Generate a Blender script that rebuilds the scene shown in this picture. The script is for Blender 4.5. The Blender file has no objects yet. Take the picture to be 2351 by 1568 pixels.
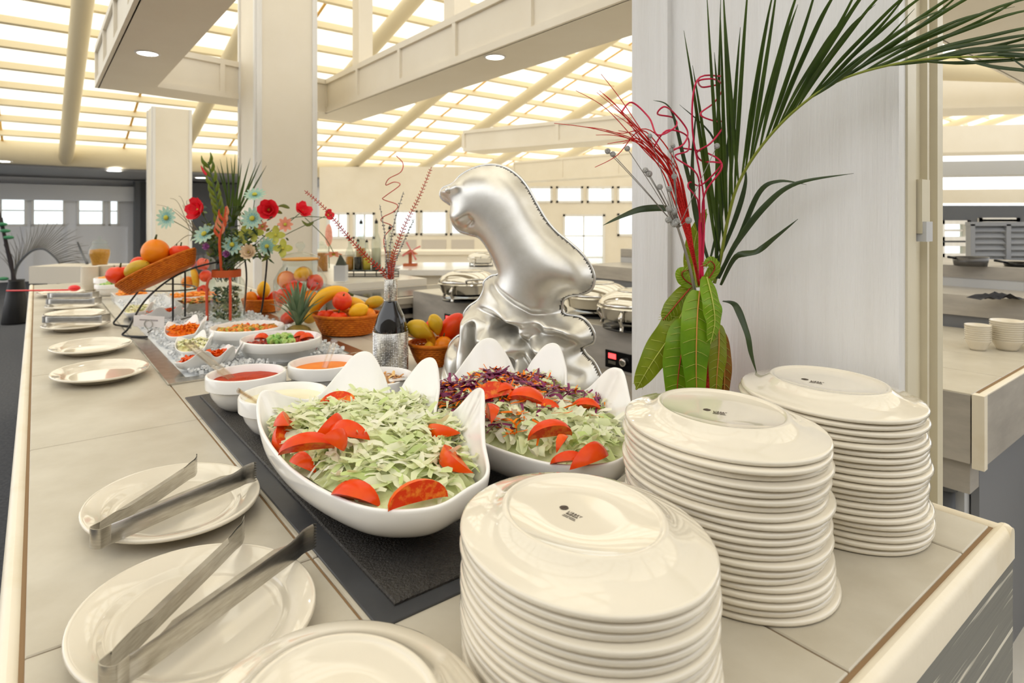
import bpy, bmesh, math, random
import numpy as np
from mathutils import Vector, Matrix, Euler
random.seed(7); RNG = random.Random(11)
scene = bpy.context.scene
col = scene.collection
PI = math.pi
# ------------------------------------------------------------------ camera
F, HZ, CX, CAMZ, CT = 1390.0, 505.0, 1175.5, 1.375, 0.90
cam = bpy.data.cameras.new('camera'); camo = bpy.data.objects.new('camera', cam); col.objects.link(camo)
cam.sensor_width = 36.0; cam.lens = F / 2351 * 36; cam.shift_y = -(784 - HZ) / 2351
cam.clip_start = 0.02; cam.clip_end = 200
camo.location = (0, 0, CAMZ); camo.rotation_euler = (PI / 2, 0, 0)
cam.dof.use_dof = True; cam.dof.focus_distance = 1.05; cam.dof.aperture_fstop = 6.3
scene.camera = camo
# ------------------------------------------------------------------ world, exposure
wd = bpy.data.worlds.new('overcast_sky'); scene.world = wd; wd.use_nodes = True
bg = wd.node_tree.nodes['Background']; bg.inputs['Color'].default_value = (0.98, 0.99, 1.0, 1); bg.inputs['Strength'].default_value = 1.25
vs = scene.view_settings
vs.view_transform = 'Standard'; vs.look = 'None'; vs.exposure = 0.58; vs.gamma = 1.0; vs.use_curve_mapping = False
scene.cycles.use_denoising = True
scene.cycles.max_bounces = 7; scene.cycles.use_adaptive_sampling = True; scene.cycles.adaptive_threshold = 0.02; scene.cycles.transparent_max_bounces = 16; scene.cycles.transmission_bounces = 8
scene.cycles.caustics_reflective = False; scene.cycles.caustics_refractive = False
scene.cycles.sample_clamp_indirect = 6.0
# ------------------------------------------------------------------ frames of reference
A = Vector((-.6184, .7859, 0)); B = Vector((.7859, .6184, 0))
RA = math.atan2(A.y, A.x); RB = math.atan2(B.y, B.x)
UP = Vector((0, 0, 1))
def W(a, b, z=CT): return A * a + B * b + UP * z
def at(px, py, Y): return Vector(((px - CX) / F * Y, Y, CAMZ - (py - HZ) / F * Y))
def on(px, py, z=CT):
    Y = F * (CAMZ - z) / (py - HZ)
    return at(px, py, Y)
# ------------------------------------------------------------------ materials
def lin(c):
    c = c / 255.0
    return c / 12.92 if c <= .04045 else ((c + .055) / 1.055) ** 2.4
def rgb(r, g, b): return (lin(r), lin(g), lin(b), 1)
MATS = {}
def mat(name, c, rough=.5, metal=0, c2=None, nscale=8, ndetail=6, stretch=None, bump=0, bscale=60, trans=0, ior=1.45, coat=0, spec=.5,
        emit=0, island=None, sss=0, lo=.35, hi=.65, alpha=1, rotz=0):
    if name in MATS: return MATS[name]
    m = bpy.data.materials.new(name); m.use_nodes = True; MATS[name] = m
    nt = m.node_tree; b = nt.nodes['Principled BSDF']; L = nt.links.new
    b.inputs['Base Color'].default_value = rgb(*c); b.inputs['Roughness'].default_value = rough; b.inputs['Metallic'].default_value = metal
    b.inputs['Transmission Weight'].default_value = trans; b.inputs['IOR'].default_value = ior; b.inputs['Coat Weight'].default_value = coat
    b.inputs['Specular IOR Level'].default_value = spec
    b.inputs['Alpha'].default_value = alpha
    if sss: b.inputs['Subsurface Weight'].default_value = sss; b.inputs['Subsurface Scale'].default_value = .01
    if emit: b.inputs['Emission Color'].default_value = rgb(*c); b.inputs['Emission Strength'].default_value = emit
    tc = nt.nodes.new('ShaderNodeTexCoord'); src = tc.outputs['Object']
    if rotz:
        mr = nt.nodes.new('ShaderNodeMapping'); mr.inputs['Rotation'].default_value = (0, 0, rotz); L(src, mr.inputs['Vector']); src = mr.outputs['Vector']
    if stretch:
        mp = nt.nodes.new('ShaderNodeMapping'); mp.inputs['Scale'].default_value = stretch; L(src, mp.inputs['Vector']); src = mp.outputs['Vector']
    if c2 or island:
        rp = nt.nodes.new('ShaderNodeValToRGB')
        if island:
            g = nt.nodes.new('ShaderNodeNewGeometry'); els = rp.color_ramp.elements
            els[0].color = rgb(*island[0]); els[0].position = 0; els[1].color = rgb(*island[-1]); els[1].position = 1
            for i, k in enumerate(island[1:-1]):
                e = els.new((i + 1) / (len(island) - 1)); e.color = rgb(*k)
            if nscale and c2:
                n = nt.nodes.new('ShaderNodeTexNoise'); n.inputs['Scale'].default_value = nscale; L(src, n.inputs['Vector'])
                ma = nt.nodes.new('ShaderNodeMath'); ma.operation = 'MULTIPLY_ADD'; ma.inputs[1].default_value = .5
                mb2 = nt.nodes.new('ShaderNodeMath'); mb2.operation = 'MULTIPLY'; mb2.inputs[1].default_value = .5
                L(n.outputs['Fac'], mb2.inputs[0]); L(g.outputs['Random Per Island'], ma.inputs[0]); L(mb2.outputs[0], ma.inputs[2]); L(ma.outputs[0], rp.inputs['Fac'])
            else: L(g.outputs['Random Per Island'], rp.inputs['Fac'])
        else:
            n = nt.nodes.new('ShaderNodeTexNoise'); n.inputs['Scale'].default_value = nscale; n.inputs['Detail'].default_value = ndetail
            n.inputs['Roughness'].default_value = .6; L(src, n.inputs['Vector']); L(n.outputs['Fac'], rp.inputs['Fac'])
            rp.color_ramp.elements[0].color = rgb(*c); rp.color_ramp.elements[0].position = lo
            rp.color_ramp.elements[1].color = rgb(*c2); rp.color_ramp.elements[1].position = hi
        L(rp.outputs['Color'], b.inputs['Base Color'])
    if bump:
        n2 = nt.nodes.new('ShaderNodeTexNoise'); n2.inputs['Scale'].default_value = bscale; n2.inputs['Detail'].default_value = 4; L(src, n2.inputs['Vector'])
        bp = nt.nodes.new('ShaderNodeBump'); bp.inputs['Strength'].default_value = bump; bp.inputs['Distance'].default_value = .004
        L(n2.outputs['Fac'], bp.inputs['Height']); L(bp.outputs['Normal'], b.inputs['Normal'])
    return m
def thin(name, c, frac, rough=.4, c2=None, nscale=20, island=None):
    """leafy / translucent sheet: principled mixed with translucent"""
    m = mat(name, c, rough, c2=c2, nscale=nscale, island=island)
    nt = m.node_tree; out = nt.nodes['Material Output']; b = nt.nodes['Principled BSDF']
    t = nt.nodes.new('ShaderNodeBsdfTranslucent'); t.inputs['Color'].default_value = rgb(*c)
    if b.inputs['Base Color'].is_linked: nt.links.new(b.inputs['Base Color'].links[0].from_socket, t.inputs['Color'])
    mx = nt.nodes.new('ShaderNodeMixShader'); mx.inputs['Fac'].default_value = frac
    nt.links.new(b.outputs[0], mx.inputs[1]); nt.links.new(t.outputs[0], mx.inputs[2]); nt.links.new(mx.outputs[0], out.inputs['Surface'])
    return m
def glass(name, c=(245, 250, 250), rough=.02, frac=.12):
    """thin clear sheet: mostly transparent with a glossy skin (thin walled glass, acrylic)"""
    if name in MATS: return MATS[name]
    m = bpy.data.materials.new(name); m.use_nodes = True; MATS[name] = m; nt = m.node_tree
    out = nt.nodes['Material Output']; nt.nodes.remove(nt.nodes['Principled BSDF'])
    t = nt.nodes.new('ShaderNodeBsdfTransparent'); t.inputs['Color'].default_value = rgb(*c)
    g = nt.nodes.new('ShaderNodeBsdfGlossy'); g.inputs['Roughness'].default_value = rough
    lw = nt.nodes.new('ShaderNodeLayerWeight'); lw.inputs['Blend'].default_value = .5
    pw = nt.nodes.new('ShaderNodeMath'); pw.operation = 'POWER'; pw.inputs[1].default_value = 3.0
    ma = nt.nodes.new('ShaderNodeMath'); ma.operation = 'MULTIPLY_ADD'; ma.inputs[1].default_value = .5; ma.inputs[2].default_value = frac * .2
    mx = nt.nodes.new('ShaderNodeMixShader'); nt.links.new(lw.outputs['Facing'], pw.inputs[0]); nt.links.new(pw.outputs[0], ma.inputs[0]); nt.links.new(ma.outputs[0], mx.inputs['Fac'])
    nt.links.new(t.outputs[0], mx.inputs[1]); nt.links.new(g.outputs[0], mx.inputs[2]); nt.links.new(mx.outputs[0], out.inputs['Surface'])
    return m
# ------------------------------------------------------------------ mesh helpers
LOC = {}
def tag(o, label=None, cat=None, group=None, kind=None):
    if label: o['label'] = label
    if cat: o['category'] = cat
    if group: o['group'] = group
    if kind: o['kind'] = kind
    return o
def thing(name, label, cat, loc=(0, 0, 0), group=None, rz=0):
    o = bpy.data.objects.new(name, None); o.empty_display_size = .05; col.objects.link(o); o.location = loc; o.rotation_euler.z = rz
    LOC[o] = Vector(loc) if not rz else Vector(loc)
    return tag(o, label, cat, group)
def link(name, me, parent=None, loc=None):
    o = bpy.data.objects.new(name, me); col.objects.link(o)
    if parent: o.parent = parent
    if loc is not None: o.location = loc
    return o
def catmull(P, n, closed=False):
    P = [Vector(p) for p in P]; out = []; N = len(P)
    segs = N if closed else N - 1
    for i in range(segs):
        if closed: p0, p1, p2, p3 = P[(i - 1) % N], P[i], P[(i + 1) % N], P[(i + 2) % N]
        else: p0, p1, p2, p3 = P[max(i - 1, 0)], P[i], P[i + 1], P[min(i + 2, N - 1)]
        for k in range(n):
            t = k / n
            out.append(.5 * ((2 * p1) + (p2 - p0) * t + (2 * p0 - 5 * p1 + 4 * p2 - p3) * t * t + (3 * p1 - p0 - 3 * p2 + p3) * t ** 3))
    if not closed: out.append(P[-1])
    return out
class MB:
    def __init__(s): s.v = []; s.f = []
    def add(s, vs_, fs):
        o = len(s.v); s.v += [Vector(v) for v in vs_]; s.f += [tuple(i + o for i in f) for f in fs]; return s
    def box(s, c, size, M=None, ch=0):
        x, y, z = [k / 2 for k in size]; c = Vector(c)
        if ch:
            vs_ = []
            for (dx, dy, dz) in ((ch, ch, 0), (0, 0, ch)):
                for sx, sy in ((-1, -1), (1, -1), (1, 1), (-1, 1)): vs_.append((sx * (x - dx), sy * (y - dy), z - dz))
            for sx, sy in ((-1, -1), (1, -1), (1, 1), (-1, 1)): vs_.append((sx * x, sy * y, -z))
            fs = [(0, 1, 2, 3)]
            for r in (0, 4):
                for i in range(4): j = (i + 1) % 4; fs.append((r + i, r + 4 + i, r + 4 + j, r + j))
            fs.append((11, 10, 9, 8))
        else:
            vs_ = [(sx * x, sy * y, sz * z) for sz in (-1, 1) for sx, sy in ((-1, -1), (1, -1), (1, 1), (-1, 1))]
            fs = [(3, 2, 1, 0), (4, 5, 6, 7), (0, 1, 5, 4), (1, 2, 6, 5), (2, 3, 7, 6), (3, 0, 4, 7)]
        if M is None: return s.add([Vector(v) + c for v in vs_], fs)
        return s.add([M @ Vector(v) + c for v in vs_], fs)
    def abox(s, a0, a1, b0, b1, z0, z1, ch=0):
        """box aligned to the counter axes"""
        M = Matrix((B, A, UP)).transposed()
        return s.box(W((a0 + a1) / 2, (b0 + b1) / 2, (z0 + z1) / 2), (b1 - b0, a1 - a0, z1 - z0), M, ch)
    def tube(s, pts, r, n=8, cap=True, closed=False):
        pts = [Vector(p) for p in pts]; N = len(pts); rs = r if isinstance(r, (list, tuple)) else [r] * N
        d0 = (pts[1] - pts[0]).normalized(); ref = UP if abs(d0.z) < .9 else Vector((1, 0, 0)); u = d0.cross(ref).normalized(); rows = []
        for i, p in enumerate(pts):
            if closed: d = pts[(i + 1) % N] - pts[(i - 1) % N]
            else: d = pts[min(i + 1, N - 1)] - pts[max(i - 1, 0)]
            if d.length < 1e-9: d = d0
            d.normalize(); u = (u - d * u.dot(d))
            u = u.normalized() if u.length > 1e-6 else d.orthogonal().normalized()
            w = d.cross(u)
            rows.append([p + (u * math.cos(2 * PI * k / n) + w * math.sin(2 * PI * k / n)) * rs[i] for k in range(n)])
        s.grid(rows, cu=True, cv=closed)
        if cap and not closed:
            o = len(s.v); s.f.append(tuple(range(o - N * n + n - 1, o - N * n - 1, -1))); s.f.append(tuple(range(o - n, o)))
        return s
    def grid(s, rows, cu=False, cv=False):
        o = len(s.v); n = len(rows[0]); N = len(rows)
        for r in rows: s.v += [Vector(p) for p in r]
        for i in range(N if cv else N - 1):
            i2 = (i + 1) % N
            for k in range(n if cu else n - 1):
                k2 = (k + 1) % n
                s.f.append((o + i * n + k, o + i * n + k2, o + i2 * n + k2, o + i2 * n + k))
        return s
    def lathe(s, prof, n=40, c=(0, 0, 0), sx=1, sy=1, M=None, cap=True):
        c = Vector(c); rows = []
        for r, z in prof:
            row = [Vector((r * sx * math.cos(2 * PI * k / n), r * sy * math.sin(2 * PI * k / n), z)) for k in range(n)]
            rows.append([(M @ p if M else p) + c for p in row])
        s.grid(rows, cu=True)
        o = len(s.v)
        if cap and prof[0][0] > 1e-6 and prof[0] != prof[-1]: s.f.append(tuple(range(o - len(prof) * n + n - 1, o - len(prof) * n - 1, -1)))
        if cap and prof[-1][0] > 1e-6 and prof[0] != prof[-1]: s.f.append(tuple(range(o - n, o)))
        return s
    def ball(s, c, r, n=12, m=8, sc=(1, 1, 1), M=None, shape=None):
        c = Vector(c); rows = []
        for i in range(m + 1):
            th = PI * i / m; rows.append([])
            for k in range(n):
                ph = 2 * PI * k / n; p = Vector((math.sin(th) * math.cos(ph) * sc[0], math.sin(th) * math.sin(ph) * sc[1], math.cos(th) * sc[2])) * r
                if shape: p = shape(p, th, ph)
                rows[-1].append((M @ p if M else p) + c)
        return s.grid(rows, cu=True)
    def ribbon(s, pts, ws, nrm=None, fold=0, nrms=None):
        """leaf strip: three verts across with a centre fold"""
        pts = [Vector(p) for p in pts]; N = len(pts); rows = []
        for i, p in enumerate(pts):
            d = (pts[min(i + 1, N - 1)] - pts[max(i - 1, 0)]).normalized(); nn = Vector(nrms[i]) if nrms else Vector(nrm)
            sd = d.cross(nn)
            sd = sd.normalized() if sd.length > 1e-6 else d.orthogonal().normalized()
            n2 = sd.cross(d)
            rows.append([p - sd * ws[i] / 2, p + n2 * fold * ws[i], p + sd * ws[i] / 2])
        return s.grid(rows)
    def build(s, name, m=None, parent=None, smooth=True, loc=None, local=False):
        off = Vector((0, 0, 0))
        if local: pass
        elif parent is not None: off = LOC.get(parent, off)
        elif loc is not None: off = Vector(loc)
        else:
            xs = [v.x for v in s.v]; ys = [v.y for v in s.v]; off = Vector(((min(xs) + max(xs)) / 2, (min(ys) + max(ys)) / 2, min(v.z for v in s.v)))
        me = bpy.data.meshes.new(name); me.from_pydata([v - off for v in s.v], [], s.f)
        if smooth: me.shade_smooth()
        if m: me.materials.append(m)
        o = link(name, me, parent)
        if parent is None: o.location = off
        LOC[o] = off
        return o
def autosmooth(o, ang=40):
    """mark edges sharper than ang as sharp"""
    me = o.data; bm = bmesh.new(); bm.from_mesh(me); bm.normal_update(); lim = math.radians(ang)
    for e in bm.edges:
        if len(e.link_faces) == 2 and e.calc_face_angle(0) > lim: e.smooth = False
    bm.to_mesh(me); bm.free(); return o
def dup(root, loc=None, rz=None, label=None, group=None, parent=None):
    c = root.copy(); col.objects.link(c)
    if parent is not None: c.parent = parent
    if loc is not None: c.location = loc
    if rz is not None: c.rotation_euler.z = rz
    if label: c['label'] = label
    if group: c['group'] = group
    for ch in list(root.children): dup(ch, parent=c)
    return c
ORD = 'first second third fourth fifth sixth seventh eighth ninth tenth eleventh twelfth thirteenth fourteenth fifteenth sixteenth seventeenth eighteenth nineteenth twentieth twenty-first twenty-second'.split()
from mathutils.bvhtree import BVHTree
def tree_of(o):
    V = []; P = []
    def rec(q, M):
        M = M @ q.matrix_basis
        if q.type == 'MESH':
            k = len(V); V.extend(M @ v.co for v in q.data.vertices); P.extend(tuple(i + k for i in p.vertices) for p in q.data.polygons)
        for c in q.children: rec(c, M)
    rec(o, Matrix.Identity(4)); return BVHTree.FromPolygons(V, P)
def settle(items, solids, axis, up=UP, inward=1.0, lift=.5, iters=140, step=.0012, shrink_after=70, rise=.15):
    """nudge loose pieces apart until none passes through another or through its container"""
    fixed = [tree_of(s_) for s_ in solids]; T = {o: tree_of(o) for o in items}
    for it in range(iters):
        mv = {}
        for i, a_ in enumerate(items):
            for b_ in items[i + 1:]:
                if (a_.location - b_.location).length < .2 and T[a_].overlap(T[b_]):
                    d = (a_.location - b_.location); d = d.normalized() if d.length > 1e-4 else Vector((.3, .2, .9)); d = d + up * (rise if d.dot(up) > 0 else -rise * .3)
                    mv[a_] = mv.get(a_, Vector()) + d * step; mv[b_] = mv.get(b_, Vector()) - d * step
            for f_ in fixed:
                if T[a_].overlap(f_):
                    q = axis(a_.location) - a_.location; q -= up * q.dot(up); q = q.normalized() if q.length > .004 else Vector(); mv[a_] = mv.get(a_, Vector()) + (q * inward + up * lift) * step * 1.4
        if not mv: break
        for a_, d in mv.items():
            a_.location = a_.location + d
            if it > shrink_after: a_.scale = a_.scale * .993
            T[a_] = tree_of(a_)
def struct(o): o['kind'] = 'structure'; return o
def rot_to(d, roll=0):
    """matrix taking +Z to d"""
    q = Vector(d).normalized().to_track_quat('Z', 'Y'); return q.to_matrix() @ Matrix.Rotation(roll, 3, 'Z')
# ================================================================== MATERIALS
m_white = mat('white_paint', (236, 234, 230), .35, c2=(228, 225, 219), nscale=3, bump=.25, bscale=30, stretch=(6, 6, .6))
m_panelw = mat('brushed_white_board', (232, 231, 230), .38, c2=(224, 222, 219), nscale=4, bump=.5, bscale=45, stretch=(5, 5, .25))
m_cream = mat('cream_paint', (238, 230, 214), .45, c2=(233, 224, 206), nscale=2)
m_grey = mat('grey_paint', (128, 129, 133), .6)
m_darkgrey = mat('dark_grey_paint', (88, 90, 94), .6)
m_wallgrey = mat('pale_grey_wall', (196, 197, 199), .6)
m_steelcol = mat('painted_steel_column', (222, 214, 192), .35, c2=(206, 196, 170), nscale=1.2, bump=.15, bscale=20)
m_carpet = mat('grey_carpet', (62, 63, 68), .95, c2=(84, 85, 90), nscale=60, bump=.6, bscale=400)
m_tile = mat('beige_stone_tile', (182, 173, 155), .33, c2=(206, 199, 184), nscale=5, ndetail=10, lo=.3, hi=.7, bump=.06, bscale=40)
m_tileg = mat('grey_stone_tile', (160, 154, 146), .4, c2=(184, 178, 169), nscale=4, ndetail=10, stretch=(1, 1, 4))
m_grout = mat('brown_grout', (140, 112, 80), .9)
m_trimw = mat('whitewashed_edge', (238, 228, 208), .42, c2=(222, 206, 174), nscale=5, ndetail=8, lo=.5, hi=.8, bump=.3, bscale=25)
m_rough = mat('brushed_grey_board', (112, 112, 108), .45, c2=(222, 217, 203), nscale=20, ndetail=3, rotz=-RB, stretch=(.10, 1, 3.2), lo=.57, hi=.63, bump=.7, bscale=20)
m_plate = mat('cream_china', (228, 219, 201), .10, coat=.8)
m_mela = mat('white_melamine', (247, 245, 241), .16, coat=.3)
m_black = mat('black_tray', (54, 51, 49), .42, c2=(72, 69, 66), nscale=180, bump=.9, bscale=260)
m_blackf = mat('black_frame', (62, 63, 66), .35, c2=(74, 75, 78), nscale=10)
m_steel = mat('brushed_steel', (176, 172, 165), .26, 1, c2=(200, 197, 190), nscale=40, stretch=(1, 1, 8))
m_chrome = mat('polished_steel', (214, 210, 202), .12, 1)
m_lamp = mat('lamp_lens', (255, 253, 248), .5, emit=7)
m_roof = mat('roof_sheet', (255, 249, 232), .6)
nt = m_roof.node_tree; o_ = nt.nodes['Material Output']; t_ = nt.nodes.new('ShaderNodeBsdfTranslucent'); t_.inputs['Color'].default_value = (.98, .945, .85, 1)
nt.links.new(t_.outputs[0], o_.inputs['Surface'])
m_seam = mat('amber_seam', (226, 178, 92), .6)
m_roofsteel = mat('cream_roof_steel', (236, 222, 188), .5)
m_pane = glass('window_glass')
# ================================================================== STRUCTURE
m_bounce = mat('pale_bounce_floor', (224, 220, 212), .4, c2=(212, 206, 196), nscale=2)
fl = MB().add([W(a, b, 0) for a, b in ((-6, -9), (-6, .2), (17.6, .2), (17.6, -9))], [(0, 1, 2, 3)]).build('floor', m_carpet, smooth=False, loc=(0, 0, 0)); struct(fl)
fl = MB().add([W(a, b, 0) for a, b in ((-6, .2), (-6, 26), (17.6, 26), (17.6, .2))], [(0, 1, 2, 3)]).build('floor_tiles', m_bounce, smooth=False, loc=(0, 0, 0)); struct(fl)  # unseen floor area, made pale to bounce light up to the ceiling
def RZ(a): return 2.75 + .279 * (14 - a)
def RF(a, b, dz=0): return W(a, b, RZ(a) + dz)
ceil = thing('ceiling', None, None, W(14, 0, 2.7)); struct(ceil)
A0, NR, STEP = -4.0, 30, .6
BB = [-3.16 + 1.8 * k for k in range(17)]
pane = None
D = (A - UP * .279).normalized(); SL = math.sqrt(1 + .279 ** 2)
MR = Matrix((B, D, B.cross(D))).transposed()
far_ = MB()
for i in range(NR):
    for k in range(len(BB) - 1):
        c = RF(A0 + STEP * (i + .5), BB[k] + .9)
        if i < 12: far_.box(c, (1.79, STEP * SL - .012, .008), MR); continue
        if pane is None:
            pane = MB().box((0, 0, 0), (1.79, STEP * SL - .012, .008), MR).build('roof_pane', m_roof, ceil, False, local=True); pane.location = c - LOC[ceil]
        else:
            q = pane.copy(); col.objects.link(q); q.location = c - LOC[ceil]
o = far_.build('roof_sheeting', m_roof, ceil, False); o['kind'] = 'stuff'
pur = None
for i in range(NR + 1):
    c = RF(A0 + STEP * i, (BB[0] + BB[-1]) / 2, -.06)
    if pur is None:
        pur = MB().box((0, 0, 0), (BB[-1] - BB[0], .06, .10), MR).build('purlin', m_roofsteel, ceil, False, local=True); pur.location = c - LOC[ceil]
    else:
        q = pur.copy(); col.objects.link(q); q.location = c - LOC[ceil]
seam = raf = None
for k, b in enumerate(BB):
    am = A0 + NR * STEP / 2
    if raf is None:
        raf = MB().tube([-D * NR * STEP * SL / 2, D * (NR * STEP * SL / 2)], .115, 20).build('rafter_pipe', m_roofsteel, ceil, local=True); raf.location = RF(am, b, -.25) - LOC[ceil]
        seam = MB().box((0, 0, 0), (.035, NR * STEP * SL, .02), MR).build('roof_seam', m_seam, ceil, False, local=True); seam.location = RF(am, b + .9, -.02) - LOC[ceil]
    else:
        q = raf.copy(); col.objects.link(q); q.location = RF(am, b, -.25) - LOC[ceil]
        if k < len(BB) - 1: q = seam.copy(); col.objects.link(q); q.location = RF(am, b + .9, -.02) - LOC[ceil]
struct(MB().tube([W(14.05, -4, 2.62), W(14.05, 12, 2.62)], .24, 24).build('beam_eave', m_roofsteel))
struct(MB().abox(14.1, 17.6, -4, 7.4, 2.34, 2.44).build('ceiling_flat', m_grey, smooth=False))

def downlight(c, r=.055, label='round recessed downlight'):
    t = thing('downlight', label, 'light', c, 'recessed ceiling downlights')
    MB().lathe([(r, .0), (r * .95, -.004), (r * .2, -.006), (0.0001, -.006)], 24, c).build('lens', m_lamp, t)
    MB().lathe([(r, .004), (r * 1.25, .004), (r * 1.22, -.004), (r, -.006), (r, .004)], 24, c).build('trim_ring', m_white, t)
    return t
for (px, py, lb) in ((262, 392, 'glowing round downlight in the grey ceiling before the window wall'), (2, 370, 'glowing round downlight at the end of the grey ceiling by the eave'),
                     (462, 408, 'glowing round downlight half hidden behind the red and green bouquet'), (763, 428, 'glowing round downlight in the grey ceiling beside the square column')):
    downlight(on(px, py, 2.338), .125, lb)
# soffit ring
ZS0, ZS1 = 2.275, 2.555
def prism(pts, z0, z1, name, m):
    n = len(pts); v = [W(a, b, z0) for a, b in pts] + [W(a, b, z1) for a, b in pts]
    f = [tuple(range(n - 1, -1, -1)), tuple(range(n, 2 * n))] + [(i, (i + 1) % n, n + (i + 1) % n, n + i) for i in range(n)]
    return MB().add(v, f).build(name, m, smooth=False)
def soffit(p0, p1, q0, q1, name, nb, face_first=True):
    """arm of the hung soffit; p0-p1 the panelled face, q0-q1 the other side"""
    e_ = .003 if name == 'trim_3' else 0; o = struct(prism([p0, p1, q1, q0], ZS0 + e_, ZS1 + e_, name, m_cream))
    P0, P1 = W(*p0, 0), W(*p1, 0); d = (P1 - P0).normalized(); n = Vector((d.y, -d.x, 0))
    if n.dot((P0 + P1) / 2 - (W(*q0, 0) + W(*q1, 0)) / 2) < 0: n = -n
    M = Matrix((d, n, UP)).transposed(); Lh = (P1 - P0).length
    for z in (ZS0 + .02, ZS1 - .02): MB().box((P0 + P1) / 2 + n * .006 + UP * z, (Lh, .024, .04), M).build('rail', m_cream, o, False)
    for k in range(nb + 1):
        MB().box(P0 + d * (Lh * k / nb) + n * .006 + UP * ((ZS0 + ZS1) / 2), (.035, .022, ZS1 - ZS0 - .08), M).build('batten', m_cream, o, False)
    return o
soffit((1.3, .334), (5.0, .334), (1.3, .645), (5.0, .645), 'trim_1', 6)
soffit((.9, 1.90), (5.02, 1.93), (.9, 2.28), (5.35, 2.30), 'trim_2', 6)
soffit((4.72, .645), (4.98, 1.93), (5.0, .334), (5.35, 2.30), 'trim_3', 3)
soffit((1.05, 2.9), (1.05, 7.0), (.45, 2.9), (.45, 7.0), 'trim_4', 4)
downlight(W(3.78, .474, ZS0), .05, 'glowing round downlight under the soffit over the buffet tiles')
downlight(W(2.68, 1.99, ZS0), .05, 'glowing round downlight under the soffit above the silver dolphin')
# props that stand on the soffit and carry the roof
for a, b in ((3.2, 2.08), (4.6, 2.08)):
    struct(MB().abox(a - .06, a + .06, b - .06, b + .06, ZS1, RZ(a) - .3).build('trim_5', m_cream, smooth=False))
def hung_beam(l, r, y0l, y1l, y0r, Yl, name, depth=.4, nb=3):
    """box beam seen at an angle: l/r pixel columns, y0/y1 its lower and upper line at the far end"""
    z0 = CAMZ + (HZ - y1l) / F * Yl; z1 = CAMZ + (HZ - y0l) / F * Yl; Yr = (z0 - CAMZ) * F / (HZ - y0r)
    P0 = at(l, HZ, Yl); P1 = at(r, HZ, Yr); d = (P1 - P0); P1 = P1 + d * .8; d = (P1 - P0).normalized(); n = Vector((d.y, -d.x, 0))
    if n.y > 0: n = -n
    M = Matrix((d, n, UP)).transposed(); Lh = (P1 - P0).length; c = (P0 + P1) / 2
    o = struct(MB().box(Vector((c.x, c.y, (z0 + z1) / 2)) - n * depth / 2, (Lh, depth, z1 - z0), M).build(name, m_cream, smooth=False))
    for z in (z0 + .02, z1 - .02): MB().box(Vector((c.x, c.y, z)) + n * .006, (Lh, .024, .04), M).build('rail', m_cream, o, False)
    for k in range(nb + 1): MB().box(Vector((P0.x, P0.y, (z0 + z1) / 2)) + d * (Lh * k / nb) + n * .006, (.04, .022, z1 - z0 - .08), M).build('batten', m_cream, o, False)
hung_beam(1065, 1450, 300, 348, 318, 7.5, 'trim_6')
hung_beam(1180, 1450, 372, 418, 402, 13, 'trim_7', nb=4)
for (y0, y1, Y, nm) in ((186, 252, 6.0, 'trim_8'), (292, 352, 8.0, 'trim_9'), (372, 404, 9.5, 'trim_10'), (436, 466, 11.0, 'trim_11')):
    za = CAMZ + (HZ - y1) / F * Y; zb = CAMZ + (HZ - y0) / F * Y
    P0 = at(2080, HZ, Y); P1 = at(2700, HZ, Y * .93); d = (P1 - P0).normalized(); n = Vector((d.y, -d.x, 0)); M = Matrix((d, n, UP)).transposed(); c = (P0 + P1) / 2
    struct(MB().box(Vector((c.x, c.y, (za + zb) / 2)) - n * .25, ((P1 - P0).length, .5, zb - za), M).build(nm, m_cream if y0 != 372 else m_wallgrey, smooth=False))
struct(MB().tube([at(2060, 158, 5.4), at(2620, 176, 5.4)], .09, 16).build('beam_cross_pipe', m_roofsteel))

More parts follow.
